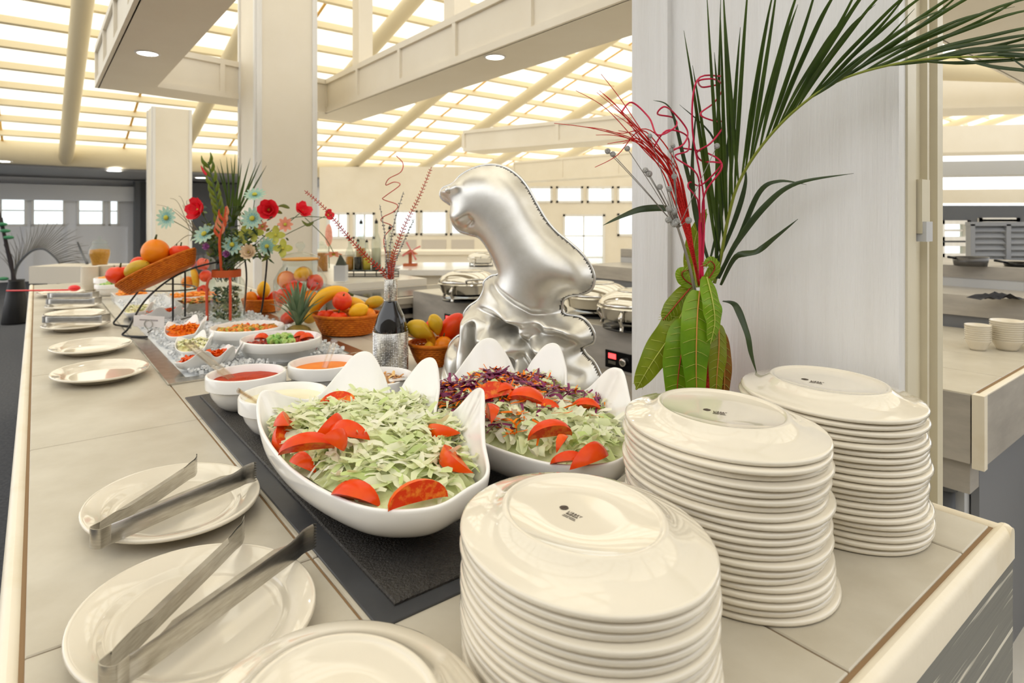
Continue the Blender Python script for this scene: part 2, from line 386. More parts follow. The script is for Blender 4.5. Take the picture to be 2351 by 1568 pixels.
def walled(name, org, du, W_, z0, z1, holes, m, thick=.12, mull=(1, 1), mp=None, frame=None, wn=1):
    """wall along du from org with glazed openings (u0,u1,z0,z1,nx,nz): each a window with frame and panes"""
    us = sorted(set([0, W_] + [h[0] for h in holes] + [h[1] for h in holes])); zs = sorted(set([z0, z1] + [h[2] for h in holes] + [h[3] for h in holes]))
    n = Vector((du.y, -du.x, 0)); M = Matrix((du, n, UP)).transposed(); w = MB()
    for i in range(len(us) - 1):
        for j in range(len(zs) - 1):
            uc, zc = (us[i] + us[i + 1]) / 2, (zs[j] + zs[j + 1]) / 2
            if any(h[0] < uc < h[1] and h[2] < zc < h[3] for h in holes): continue
            w.box(org + du * uc + UP * zc, (us[i + 1] - us[i], thick, zs[j + 1] - zs[j]), M)
    o = struct(w.build(name, m, smooth=False))
    for h in holes:
        u0, u1, a0, a1, nx, nz = h[:6]; mf = frame or m_white
        t = thing('%s_%d' % (h[6] if len(h) > 6 else 'window', wn), None, None, org + du * (u0 + u1) / 2 + UP * a0); struct(t); wn += 1
        fr = MB(); fw = .05
        for (cu, cz, su, sz) in (((u0 + u1) / 2, a0 + fw / 2, u1 - u0, fw), ((u0 + u1) / 2, a1 - fw / 2, u1 - u0, fw), (u0 + fw / 2, (a0 + a1) / 2, fw, a1 - a0), (u1 - fw / 2, (a0 + a1) / 2, fw, a1 - a0)):
            fr.box(org + du * cu + UP * cz + n * .02, (su, thick * 1.1, sz), M)
        for k in range(1, nx): fr.box(org + du * (u0 + (u1 - u0) * k / nx) + UP * (a0 + a1) / 2, (.03, .05, a1 - a0), M)
        for k in range(1, nz): fr.box(org + du * (u0 + u1) / 2 + UP * (a0 + (a1 - a0) * k / nz), (u1 - u0, .05, .03), M)
        fr.build('window_frame', mf, t, False)
        for i in range(nx):
            for j in range(nz):
                MB().box(org + du * (u0 + (u1 - u0) * (i + .5) / nx) + UP * (a0 + (a1 - a0) * (j + .5) / nz), ((u1 - u0) / nx - .03, .006, (a1 - a0) / nz - .03), M).build('window_pane', m_pane, t, False)
    return o, wn
# wall with the windows beyond the eave, along the b axis
org = W(17.5, -4, 0); holes = []
def bu(px):  # pixel column -> distance along that wall
    u = (px - CX) / F; Y = 17.5 / (-.6184 * u + .7859); return Y * (.7859 * u + .6184) + 4
def zz(py, px=150):
    u = (px - CX) / F; Y = 17.5 / (-.6184 * u + .7859); return CAMZ - (py - HZ) / F * Y
for (x0, x1) in ((-95, -8), (-2, 62), (72, 150), (176, 240), (248, 274)): holes.append((bu(x0), bu(x1), zz(519), zz(449), 1, 2))
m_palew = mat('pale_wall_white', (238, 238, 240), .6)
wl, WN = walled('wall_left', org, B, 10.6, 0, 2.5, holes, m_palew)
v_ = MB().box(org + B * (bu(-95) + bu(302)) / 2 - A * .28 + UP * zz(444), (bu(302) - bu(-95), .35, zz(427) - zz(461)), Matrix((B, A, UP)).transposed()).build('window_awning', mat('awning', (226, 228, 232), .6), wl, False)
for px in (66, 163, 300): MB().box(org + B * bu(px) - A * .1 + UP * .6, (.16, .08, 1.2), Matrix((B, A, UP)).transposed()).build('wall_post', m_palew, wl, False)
# dark recess with a doorway-like panel next to the windows
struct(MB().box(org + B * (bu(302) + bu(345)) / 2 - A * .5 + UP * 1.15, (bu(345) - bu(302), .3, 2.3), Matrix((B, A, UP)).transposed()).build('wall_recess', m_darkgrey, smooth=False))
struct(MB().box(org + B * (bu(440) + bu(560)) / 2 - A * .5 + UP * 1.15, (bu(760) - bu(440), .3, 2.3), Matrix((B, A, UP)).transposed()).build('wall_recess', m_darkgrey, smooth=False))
# far wall with clerestory, glazed door and windows
YW = 14.0; X0 = (735 - CX) / F * YW; org2 = Vector((X0, YW, 0))
def ux(px): return (px - 735) / F * YW
def zy(py): return CAMZ - (py - HZ) / F * YW
holes = [(ux(a), ux(b), zy(466), zy(428), 1, 1) for a, b in ((1190, 1268), (1276, 1338), (1346, 1408), (1416, 1486))]
holes += [(ux(752), ux(803), zy(548), zy(488), 2, 1), (ux(812), ux(862), zy(548), zy(488), 2, 1), (ux(905), ux(960), zy(540), zy(483), 1, 1), (ux(966), ux(1028), zy(540), zy(483), 1, 1), (ux(1034), ux(1092), zy(540), zy(483), 1, 1),
          (ux(1416), ux(1476), zy(542), zy(490), 1, 1), (ux(1292), ux(1388), zy(690), zy(492), 2, 4, 'door')]
wb, WN = walled('wall_back', org2, Vector((1, 0, 0)), ux(1640), -.6, 2.6, holes, m_cream, wn=WN)
for a, b in ((905, 960), (966, 1028), (1034, 1092)): MB().box((ux((a + b) / 2) + X0, YW - .062, zy(570)), (ux(b) - ux(a) - .06, .02, zy(550) - zy(590)), None).build('wall_panel', mat('taupe_panel', (202, 194, 184), .6), wb, False)
MB().box((ux(1000) + X0, YW - .1, zy(600)), (ux(1180) - ux(735), .16, .05)).build('ledge', m_cream, wb, False)
# unseen walls added behind and beside the camera to cut the fill light
struct(MB().box((1, -3.6, 2.0), (30, .15, 4.0)).build('wall_rear_blocker', mat('blocker_wall_grey', (150, 148, 144), .7), smooth=False))
struct(MB().box((15.5, 3, 2.0), (.15, 13, 4.0)).build('wall_side_blocker', mat('blocker_wall_grey', (150, 148, 144), .7), smooth=False))
# ------------------------------------------------------------------ columns
def col_box(a0, a1, b0, b1, z1, nm):
    o = struct(MB().abox(a0, a1, b0, b1, 0, z1).build(nm, m_cream, smooth=False))
    w = .035
    for b in (b0 + w / 2, b1 - w / 2): MB().abox(a0 - .012, a0, b - w / 2, b + w / 2, 0, z1).build('corner_board', m_white, o, False)
    for a in (a0 + w / 2, a1 - w / 2): MB().abox(a - w / 2, a + w / 2, b0 - .012, b0, 0, z1).build('corner_board', m_white, o, False)
    return o
col_box(4.40, 4.845, 1.2035, 1.63, RZ(4.4) - .2, 'column_square')
col_box(9.05, 9.5, 1.19, 1.65, 2.85, 'column_square')
ca0, ca1, cb0, cb1 = .421, 1.021, 1.2075, 1.42
o = struct(MB().abox(ca0, ca1, cb0, cb0 + .03, 0, 5.5).build('column_board', m_panelw, smooth=False))
MB().abox(ca1 - .11, ca1, cb0 - .016, cb0, 0, 5.5).build('corner_board', m_panelw, o, False)
MB().abox(ca1 - .02, ca1, cb0, cb0 + .2, 0, 5.5).build('side_board', m_panelw, o, False)
o = struct(MB().abox(ca0 + .012, ca0 + .30, cb0 + .05, cb1 - .03, 0, 5.5).build('column_steel', m_steelcol, smooth=False))
MB().abox(ca0 - .004, ca0 + .3, cb0 + .03, cb0 + .07, 0, 5.5).build('flange', m_steelcol, o, False)
MB().abox(ca0 - .004, ca0 + .3, cb1 - .03, cb1, 0, 5.5).build('flange', m_steelcol, o, False)
MB().abox(ca0, ca0 + .02, cb0 + .14, cb0 + .15, 0, 5.5).build('weld_rib', m_steelcol, o, False)
t = thing('switch_box', 'small painted electrical switch box on the steel column', 'switch', W(ca0, cb0 + .1, 1.34))
MB().abox(ca0 - .012, ca0 + .012, cb0 + .075, cb0 + .115, 1.35, 1.45).build('cover', m_steelcol, t, False)
MB().abox(ca0 - .018, ca0 + .012, cb0 + .078, cb0 + .11, 1.335, 1.372).build('rocker', m_wallgrey, t, False)
# ================================================================== BUFFET COUNTER
CA0, CA1, CB0, CB1 = .255, 5.66, -.036, 1.19
counter = thing('buffet_counter', 'long tiled buffet counter with whitewashed wooden edge', 'counter', W(3, .57, 0))
MB().abox(CA0 + .02, CA1 - .02, CB0 + .03, CB1 - .02, 0, CT - .05).build('carcass', m_rough, counter, False)
MB().abox(CA0 + .01, CA1 - .01, CB0 + .01, CB1 - .01, CT - .06, CT - .003).build('grout_bed', m_grout, counter, False)
def rounded_bar(p0, p1, w, h, name, m, parent, r=.012):
    """bar along p0-p1 whose top edges are rounded; p0,p1 lie on the top centre line"""
    p0, p1 = Vector(p0), Vector(p1); d = (p1 - p0).normalized(); s = Vector((d.y, -d.x, 0)); prof = []
    for sg, a0 in ((1, 0), (-1, 90)):
        for k in range(5):
            t_ = math.radians(a0 + k * 22.5); prof.append((sg and (w / 2 - r) * (1 if a0 == 0 else -1) + r * math.cos(t_), -r + r * math.sin(t_)))
    prof = [(w / 2, -h)] + prof + [(-w / 2, -h)]
    rows = [[p + s * x + UP * z for x, z in prof] for p in (p0, p1)]
    g = MB().grid(rows, cu=True); n = len(prof); g.f += [tuple(range(n)), tuple(range(2 * n - 1, n - 1, -1))]
    return autosmooth(g.build(name, m, parent), 50)
tw = .024
rounded_bar(W(CA0, CB0 + tw / 2, CT + .002), W(CA1, CB0 + tw / 2, CT + .002), tw, .05, 'edge_trim', m_trimw, counter)
rounded_bar(W(CA0 + tw / 2, CB0, CT + .002), W(CA0 + tw / 2, CB1, CT + .002), tw, .05, 'edge_trim', m_trimw, counter)
rounded_bar(W(CA0, CB1 - tw / 2, CT + .002), W(CA1, CB1 - tw / 2, CT + .002), tw, .05, 'edge_trim', m_trimw, counter)
MB().abox(CA0 + .002, CA0 + .02, CB0 + .002, CB1 - .002, CT - .42, CT - .03).build('skirt_board', m_rough, counter, False)
MB().abox(CA0, CA1, CB0 + .002, CB0 + .02, CT - .42, CT - .03).build('skirt_board', m_trimw, counter, False)
MB().abox(CA0 + .03, CA1, CB1 - .02, CB1 - .002, CT - .42, CT - .03).build('skirt_board', m_rough, counter, False)
bl = [CB0 + tw + .001, .305, .6725, 1.04, CB1 - tw - .001]
al = [CA0 + tw + .001] + [.842 + .753 * k for k in range(-0, 7)] + [CA1 - .03]
for i in range(len(al) - 1):
    for j in range(len(bl) - 1):
        g = .0035
        MB().abox(al[i] + g / 2, al[i + 1] - g / 2, bl[j] + g / 2, bl[j + 1] - g / 2, CT - .012, CT, ch=.0015).build('tile', m_tile, counter, False)
# black hot plate tray let into the tiles
TA0, TA1, TB0, TB1 = .645, 1.805, .3127, .82
tray = thing('serving_tray', 'long black textured serving tray inset along the tiled counter', 'tray', W((TA0 + TA1) / 2, (TB0 + TB1) / 2, CT))
MB().abox(TA0, TA1, TB0, TB1, CT - .002, CT + .003, ch=.001).build('base', m_blackf, tray, False)
MB().abox(TA0 + .025, TA1 - .02, TB0 + .032, TB1 - .02, CT + .002, CT + .008, ch=.002).build('textured_insert', m_black, tray, False)
TZ = CT + .008
# ================================================================== PLATES
SA, SB = .150, .126
PROF = [(.0001, .0078), (.30, .0078), (.62, .0078), (.695, .0079), (.725, .0100), (.76, .0136), (.79, .0155), (.86, .0180), (.95, .0212), (.98, .0220), (.994, .0214), (1.0, .0195), (.994, .0174), (.975, .0163),
        (.86, .0135), (.76, .0104), (.70, .0058), (.655, .0016), (.64, 0), (.612, 0), (.60, .0022), (.585, .0032), (.3, .0036), (.0001, .0036)]
PROF = [(r, z * 1.2) for r, z in PROF]; PH = .0227 * 1.2
def plate_mesh(flip):
    b = MB(); pr = [(r, (PH - z) if flip else z) for r, z in PROF]
    if flip: pr = pr[::-1]
    pr = pr[::-1]
    b.lathe(pr, 72, (0, 0, 0), SA, SB)
    me = bpy.data.meshes.new('oval_plate'); me.from_pydata(b.v, [], b.f); me.shade_smooth(); me.materials.append(m_plate); return me
PM_UP, PM_DN = plate_mesh(False), plate_mesh(True)
def plate(me, loc, rz, label, group=None):
    o = link('oval_plate', me); o.location = loc; o.rotation_euler.z = rz; return tag(o, label, 'plate', group)
m_ink = mat('ink', (70, 58, 48), .6)
def maker_mark(pl, p0, p1, parent_rz):
    """ink stamp on the underside: disc emblem and lettering running from p0 to p1 (world)"""
    z = PH - .0036 * 1.2 + .0004; ml = Matrix.Rotation(-parent_rz, 3, 'Z')
    loc = Vector(pl.location); d = (p1 - p0); L_ = d.length; d.normalize(); s = Vector((-d.y, d.x, 0)); k = L_ / 50.0
    q = thing('maker_stamp', None, None); q.parent = pl; q.location = (ml @ (p0 - loc)); q.location.z = z
    q.rotation_euler.z = math.atan2(d.y, d.x) - parent_rz
    e = MB(); R = 7.5 * k
    for sg in (0, 1):  # disc split by a curved slash
        pts = [Vector((R * math.cos(t_), R * math.sin(t_), 0)) for t_ in [math.radians(62 + 180 * sg + i * 8) for i in range(21)]]
        mid = [Vector((math.cos(math.radians(62)) * R * x, math.sin(math.radians(62)) * R * x + R * .16 * math.sin(x * 3.1) + (-.12 if sg else .12) * R, 0)) for x in ((-.8, -.4, 0, .4, .8) if not sg else (.8, .4, 0, -.4, -.8))]
        pts += mid; e.add(pts, [tuple(range(len(pts)))])
    e.build('emblem', m_ink, q, False)
    for (txt, x, y, size, sp) in (('LIBBEY', 13, -6.5, 7.0, 1.35), ('BLENDA', 14, -12.5, 6.2, 1.0)):
        cu = bpy.data.curves.new('lettering', 'FONT'); cu.body = txt; cu.size = size * k; cu.space_character = sp; cu.extrude = .00005; cu.offset = .00012
        tmp = bpy.data.objects.new('tmp_text', cu); col.objects.link(tmp); bpy.context.view_layer.update()
        me = bpy.data.meshes.new_from_object(tmp.evaluated_get(bpy.context.evaluated_depsgraph_get())); bpy.data.objects.remove(tmp)
        me.materials.clear(); me.materials.append(m_ink); to = link('lettering', me, q); to.location = (x * k, y * k, 0)
    for (x0, x1, y) in ((14, 38, -16.5), (14, 26, -20), (28, 40, -20)):
        MB().box(((x0 + x1) / 2 * k, y * k, 0), ((x1 - x0) * k, 1.3 * k, .0001)).build('fine_print', m_ink, q, False)
def stack(a, b, top_rim, n, rz, label, toplabel, group, seed, mark=None):
    R_ = random.Random(seed); pitch = .0093; n = max(2, round((top_rim - .004) / pitch) + 1); o = None
    for i in range(n):
        top = i == n - 1
        dx = R_.gauss(0, .0019); dy = R_.gauss(0, .0019); dr = R_.gauss(0, .028)
        if i < n * .22: dx += .004; dr += .03
        if top: dx = dy = dr = 0
        p = W(a, b, CT + .0002 + pitch * i) + Vector((dx, dy, 0))
        o = plate(PM_DN, p, rz + dr, toplabel if top else 'cream oval plate, %s from the top of %s' % (ORD[n - 1 - i], label) if i else 'cream oval plate at the very bottom of ' + label, group)
    if mark:
        zt = o.location.z + PH - .0043; maker_mark(o, on(*mark[0], zt), on(*mark[1], zt), rz)
    return o
RS = math.radians(-62)
stack(.461, .458, .141, 13, RS, 'the lower stack by the black tray', 'upside down cream oval plate with maker stamp topping the lower stack by the black tray', 'plates in the lower stack', 1, ((1295, 1166), (1351, 1192)))
stack(.487, .757, .187, 20, RS - .12, 'the stack between the two other stacks', 'upside down oval plate with maker stamp on the middle of three stacks', 'plates in the middle stack', 2, ((1623, 941), (1682, 949)))
stack(.462, 1.025, .187, 21, RS - .25, 'the stack against the white column', 'upside down oval plate with maker stamp topping the stack against the white column', 'plates in the stack by the column', 3, ((1848, 871), (1905, 880)))
stack(.478, .196, .047, 4, RS + .1, 'the short pile beside the tongs', 'upside down cream oval plate topping the short pile beside the steel tongs', 'plates in the short pile', 4)
LP = [(.782, .148, -42, 'cream oval plate under the large steel tongs next to the short plate pile'), (1.114, .177, -45, 'cream oval plate under steel tongs beside the black serving tray'),
      (2.20, .155, -48, 'empty cream oval plate on the tiles beside the ice tray corner'), (2.66, .158, -50, 'cream oval plate beside the wire stand foot'),
      (3.255, .140, -50, 'cream oval plate with tongs beside the steel ice tray'), (3.616, .150, -50, 'cream oval plate between two plates with tongs'),
      (3.98, .160, -50, 'cream oval plate with tongs third from the red ladle plate'), (4.30, .170, -50, 'cream oval plate with tongs next to the red ladle plate'), (4.72, .125, -50, 'cream oval plate under the red ladle')]
for a, b, dg, lb in LP: plate(PM_UP, W(a, b, CT + .0002), math.radians(dg), lb, 'plates laid along the counter edge')
# ================================================================== TONGS
def tongs_mesh(L_, spread, root):
    H = .027; fl_ = .0095
    def arm(sg):
        ctrl = [(.012, .0115), (.035, .017), (.10, .017 + spread * .30), (L_ * .72, .017 + spread * .68), (L_ * .84, .017 + spread * .83), (L_ * .90, .017 + spread * .90), (L_ * .95, .017 + spread * .93), (L_, .017 + spread * 1.12)]
        c = catmull([(x, sg * y, 0) for x, y in ctrl], 6); b = MB(); rows = []; n = len(c)
        for i, p in enumerate(c):
            x = p.x / L_; d = (c[min(i + 1, n - 1)] - c[max(i - 1, 0)]).normalized(); nn = Vector((-d.y, d.x, 0)) * -sg
            fw = fl_ * max(0, min(1, (x - .16) / .07)) * max(0, min(1, (.83 - x) / .05)); w2 = .0012
            hh = H * (1 if x < .85 else 1.0 + .25 * (x - .85) / .15)
            if n - 1 == i: hh *= .98
            prof = [(0, 0), (0, hh - .003), (.0012, hh), (max(fw, .0016), hh), (max(fw, .0016), hh - w2), (w2 + .0006, hh - w2 - .001), (w2, hh - .004), (w2, 0)]
            rows.append([p + nn * a_ + UP * z for a_, z in prof])
        b.grid(rows, cu=True); k = len(rows[0]); b.f.append(tuple(range(k)))
        # serrated tip
        p = c[-1]; d = (c[-1] - c[-2]).normalized(); nn = Vector((-d.y, d.x, 0)) * -sg; hh = H * 1.25
        for j in range(8):
            z0, z1 = hh * j / 8, hh * (j + 1) / 8; q = [p + UP * z0, p + UP * z1, p + d * .0045 + UP * (z0 + z1) / 2]
            b.add(q + [v + nn * .0012 for v in q], [(0, 1, 2), (5, 4, 3), (0, 2, 5, 3), (1, 4, 5, 2)])
        return autosmooth(b.build('arm', m_steel, root), 35)
    arm(1); arm(-1)
    b = MB(); arc = [(.0125, .0115)] + [(.0 + .0 * 0 + .0 - .0 + .006 * math.cos(t_) * 1.0, .0112 * math.sin(t_)) for t_ in [math.radians(100 + 16 * k) for k in range(11)]] + [(.0125, -.0115)]
    rows = []
    for i, (x, y) in enumerate(arc):
        v = Vector((x, y, 0)); o = Vector((.012, 0, 0)) - v; o.normalize(); rows.append([v, v + UP * H, v + o * .0012 + UP * H, v + o * .0012])
    b.grid(rows, cu=True); autosmooth(b.build('spring_bend', m_steel, root), 35)
def tongs(loc, ang, L_, spread, label):
    r = thing('tongs', label, 'tongs', (0, 0, 0), 'serving tongs'); tongs_mesh(L_, spread, r); r.location = loc; r.rotation_euler.z = ang; return r
p = on(250, 1588, CT + .026); tongs(Vector((p.x, p.y, CT + .0272)), math.radians(77), .268, .034, 'steel serving tongs lying on the oval plate beside the short plate pile')
p = on(222, 1258, CT + .026); tongs(Vector((p.x, p.y, CT + .0272)), math.radians(73), .235, .040, 'steel serving tongs lying on the oval plate beside the salad tray')
for a, b, lb in ((3.255, .14, 'steel tongs on the oval plate beside the steel ice tray edge'), (3.98, .16, 'steel tongs on the oval plate third from the red ladle'), (4.30, .17, 'steel tongs on the oval plate next to the red ladle plate')):
    q = tongs(W(a, b, CT + .0272) - Vector((.14, 0, 0)), 0.05, .26, .012, lb)
# ================================================================== SHELL BOWLS
RIM = [(1.160, .320, .140), (1.176, .340, .150), (1.190, .385, .126), (1.198, .440, .112), (1.208, .492, .150), (1.203, .528, .186), (1.178, .552, .189), (1.140, .562, .152), (1.105, .566, .112), (1.092, .592, .150), (1.072, .616, .186), (1.038, .624, .189), (.998, .608, .152), (.960, .577, .112),
       (.915, .586, .125), (.872, .602, .170), (.836, .594, .182), (.802, .574, .178), (.755, .540, .132), (.708, .512, .104), (.690, .465, .100), (.688, .410, .092), (.740, .352, .087), (.830, .322, .086), (.930, .306, .090), (1.020, .302, .100), (1.100, .306, .116)]
BC = Vector((.935, .452))
def shell_f(s, zr):
    """radial factor and height of the dish wall at profile position s below a rim of height zr; tall peaks flare out late"""
    hi = min(1, max(0, (zr - .108) / .06)); f0 = .40 + .60 * math.sin(min(s, 1) * PI / 2) ** .8 if s > 0 else .40
    return f0 * (1 - hi) + (.40 + .60 * s ** 1.3) * hi, .016 + (zr - .016) * s ** 1.75
def shell_bowl(name, label, M3, nu=8, scale_thick=.0065, group=None, cat='bowl'):
    """open shell dish with finger-like peaks; M3 maps local (a-axis, b-axis, z) to world"""
    rim = catmull([(a - BC.x, -(b - BC.y), z) for a, b, z in RIM], nu, True); t = [0, .05, .12, .2, .3, .42, .55, .68, .8, .9, .96, 1]
    rows = []
    for s in t:
        row = []
        for p in rim:
            f, z = shell_f(s, p.z)
            row.append(Vector((p.x * f, p.y * f, z)))
        rows.append(row)
    b = MB(); b.grid(rows, cu=True); n = len(rim)
    inner = [[v * 1.0 for v in rows[0]], [Vector((v.x * .5, v.y * .5, .014)) for v in rows[0]], [Vector((v.x * .02, v.y * .02, .014)) for v in rows[0]]]
    b.grid(inner, cu=True)
    root = thing(name, label, cat, (0, 0, 0), group)
    body = b.build('shell', m_mela, root)
    bm = bmesh.new(); bm.from_mesh(body.data); bmesh.ops.remove_doubles(bm, verts=bm.verts, dist=1e-5); bmesh.ops.recalc_face_normals(bm, faces=bm.faces); bm.to_mesh(body.data); bm.free()
    so = body.modifiers.new('thickness', 'SOLIDIFY'); so.thickness = scale_thick; so.offset = 0
    ss = body.modifiers.new('round', 'SUBSURF'); ss.levels = 1; ss.render_levels = 1
    for (x, y) in ((.09, -.045), (-.02, -.055), (-.03, .05), (.08, .05)):
        MB().lathe([(.006, 0), (.0085, .002), (.011, .016), (.011, .022)], 12, (x, y, 0)).build('foot', m_mela, root)
    root.location, rz_, sc_ = M3; root.rotation_euler.z = rz_; root.scale = (sc_, sc_, sc_)
    return root
def frame_ab(a, b, z, s=1.0, rot=0): return (W(a, b, z), RA + rot, s)
RIML = catmull([(a - BC.x, -(b - BC.y), z) for a, b, z in RIM], 8, True)
def mound_pt(u, r, ztop, zedge, M3, shift=(0, 0)):
    """point on a heap in the shell dish: u 0..1 around the rim, r 0..1 outwards"""
    p = RIML[int(u * len(RIML)) % len(RIML)]; ze = zedge + max(0, p.z - .10) * .30
    z = ze + (ztop - ze) * (1 - r ** 2.6); v = Vector((p.x * r * .90 + shift[0] * (1 - r), p.y * r * .88 + shift[1] * (1 - r), z))
    loc, rz, sc = M3; return loc + Matrix.Rotation(rz, 3, 'Z') @ (v * sc)
RIMA = sorted((math.atan2(p.y, p.x), math.hypot(p.x, p.y), p.z) for p in RIML); RIMK = np.array([r[0] for r in RIMA])
def keep_in(g, M3, gap=.009):
    """pull the pieces of a heap inside the wall of their shell dish"""
    loc, rz, sc = M3; Ri = Matrix.Rotation(-rz, 3, 'Z'); Ro = Matrix.Rotation(rz, 3, 'Z')
    for i, v in enumerate(g.v):
        q = (Ri @ (v - loc)) / sc; an = math.atan2(q.y, q.x); k = int(np.searchsorted(RIMK, an)) % len(RIMA); k0 = (k - 1) % len(RIMA); _, R1, z1 = RIMA[k]; _, R0, z0 = RIMA[k0]
        R = min(R0, R1); zr = max(z0, z1)
        s_ = min(1, max(0, (q.z - .016) / (zr - .016))) ** (1 / 1.75); lim = R * shell_f(s_, zr)[0] - gap; r = math.hypot(q.x, q.y)
        if r > lim: q.x *= lim / r; q.y *= lim / r; g.v[i] = loc + Ro @ (q * sc)
    return g
def heap(name, m, M3, ztop, zedge, label, cat, shift=(0, 0), bumpy=.006, seed=0):
    R_ = random.Random(seed); rows = []
    for r in (1.02, .9, .75, .6, .45, .3, .15, .02): rows.append([mound_pt(k / 60, r, ztop, zedge, M3, shift) + UP * R_.uniform(-bumpy, bumpy) for k in range(60)])
    return MB().grid(rows, cu=True)
def shreds(g, n, M3, ztop, zedge, L_, w, seed, shift=(0, 0), lift=.006, rmax=1.0, curl=.5, sel=None, nseg=5, wav=.25, fold=.12):
    R_ = random.Random(seed); done = 0
    while done < n:
        u, r = R_.random(), R_.random() ** .44 * rmax
        p = mound_pt(u, r, ztop, zedge, M3, shift)
        if sel and not sel(p, R_): continue
        done += 1
        ang = R_.uniform(0, 2 * PI); d = Vector((math.cos(ang), math.sin(ang), R_.uniform(-.35, .35))).normalized(); l = R_.uniform(*L_); ww = R_.uniform(*w)
        nr = (UP + Vector((R_.uniform(-.7, .7), R_.uniform(-.7, .7), 0))).normalized(); sd = d.cross(nr).normalized(); cv = R_.uniform(-curl, curl); up = R_.uniform(-.25, .55)
        pts = []; ns = []; ws = []; ph = R_.uniform(0, 6)
        for k in range(nseg + 1):
            t = k / nseg - .5
            pts.append(p + UP * R_.uniform(0, lift) * 0 + UP * lift * (.5 + R_.random() * 0) + d * l * t + sd * cv * l * (t * t) * 2 - UP * up * l * t * t * 1.6 + nr * math.sin(ph + t * 9) * wav * ww)
            tw = t * R_.uniform(-.2, .2) + math.sin(ph + t * 4) * .5; ns.append((nr * math.cos(tw) + sd * math.sin(tw)))
            ws.append(ww * (.55 + .45 * math.cos(t * 2.4)) * R_.uniform(.8, 1.15))
        g.ribbon(pts, ws, nrms=ns, fold=R_.uniform(-fold, fold) * 2.2)
    return g
m_lett = thin('shredded_lettuce', (218, 224, 172), .28, .4, island=[(250, 248, 226), (244, 246, 212), (232, 240, 190), (248, 248, 222), (208, 226, 146), (240, 242, 206), (252, 250, 234), (224, 236, 172)])
m_lettbase = mat('lettuce_base', (206, 214, 150), .6, c2=(232, 234, 196), nscale=60)
m_carr = mat('shredded_carrot', (240, 120, 4), .5, island=[(242, 126, 4), (232, 100, 2), (246, 146, 20)], spec=.25)
m_cabb = mat('purple_cabbage', (110, 24, 70), .35, island=[(96, 20, 62), (140, 40, 96), (78, 14, 44)])
m_tomskin = mat('tomato_skin', (224, 54, 10), .25, c2=(234, 82, 14), nscale=14, spec=.3)
m_tomflesh = mat('tomato_flesh', (222, 56, 8), .35, c2=(238, 130, 40), nscale=70, lo=.48, hi=.62, spec=.3)
m_tomorange = mat('tomato_skin_orange', (236, 100, 4), .25, c2=(228, 70, 4), nscale=14, spec=.3)
def wedge(p, yaw, pitch, roll, R=.034, ang=62, label='', skin=None, group=None, el=1.0):
    """tomato wedge: a lune of skin with two cut faces of flesh"""
    M = (Matrix.Rotation(yaw, 3, 'Z') @ Matrix.Rotation(pitch, 3, 'Y') @ Matrix.Rotation(roll, 3, 'X')); a_ = math.radians(ang); n, m_ = 12, 7
    off = Vector((0, 0, R * .55)); P = Vector(p)
    rows = []
    for i in range(n + 1):
        th = PI * i / n; rows.append([Vector((R * el * math.cos(th), R * math.sin(th) * math.sin(-a_ / 2 + a_ * k / m_), R * math.sin(th) * math.cos(-a_ / 2 + a_ * k / m_))) - off for k in range(m_ + 1)])
    t = thing('tomato_wedge', label, 'tomato', P, group)
    MB().grid([[M @ v + P for v in r] for r in rows]).build('skin', skin or m_tomskin, t)
    g = MB()
    for k in (0, m_):
        axis = [Vector((R * el * math.cos(PI * i / n), 0, R * .10 * math.sin(PI * i / n))) - off for i in range(n + 1)]
        midv = [(rows[i][k] * .55 + axis[i] * .45) * .985 for i in range(n + 1)]
        g.grid([[M @ v + P for v in r] for r in zip(axis, midv, [rows[i][k] for i in range(n + 1)])])
    g.build('flesh', m_tomflesh, t); return t
# ---- lettuce bowl and mixed salad bowl
F1 = frame_ab(BC.x, BC.y, TZ); F2 = frame_ab(BC.x - .045, BC.y + .290, TZ)
shell_bowl('shell_bowl', 'white shell dish with tall peaks full of shredded lettuce on the black tray', F1, group='large white shell dishes')
shell_bowl('shell_bowl', 'white shell dish with tall peaks full of mixed cabbage and carrot salad', F2, group='large white shell dishes')
SH1 = (.07, 0); ZT1 = .128
tag(keep_in(heap('x', None, F1, ZT1 - .012, .074, '', '', SH1, seed=3), F1).build('lettuce_bed', m_lettbase), 'packed lettuce under the shreds in the lettuce dish', 'lettuce', kind='stuff')
g = shreds(MB(), 900, F1, ZT1, .084, (.035, .09), (.006, .014), 5, SH1, rmax=.95, nseg=7, wav=.3)
tag(keep_in(g, F1).build('shredded_lettuce', m_lett), 'shredded pale green lettuce heaped in the white shell dish', 'lettuce', kind='stuff')
tag(keep_in(heap('x', None, F2, ZT1 - .012, .074, '', '', SH1, seed=4), F2).build('lettuce_bed', m_lettbase), 'packed lettuce under the mixed salad', 'lettuce', kind='stuff')
g = shreds(MB(), 640, F2, ZT1, .084, (.03, .07), (.009, .02), 6, SH1, rmax=.95, nseg=7, wav=.3)
tag(keep_in(g, F2).build('shredded_lettuce', m_lett), 'shredded lettuce base of the mixed salad with carrot and cabbage', 'lettuce', kind='stuff')
c2 = W(BC.x - .045, BC.y + .290)
def back_sel(p, R_):
    a_ = (p - c2).dot(A); return a_ > R_.uniform(-.16, .12)
g = shreds(MB(), 460, F2, ZT1 + .007, .090, (.03, .055), (.003, .0052), 8, SH1, rmax=.95, curl=.6, sel=back_sel)
tag(keep_in(g, F2).build('shredded_carrot', m_carr), 'orange carrot shreds scattered over the mixed salad', 'carrot', kind='stuff')
g = shreds(MB(), 330, F2, ZT1 + .010, .092, (.025, .06), (.004, .009), 9, SH1, rmax=.97, curl=.7, sel=back_sel)
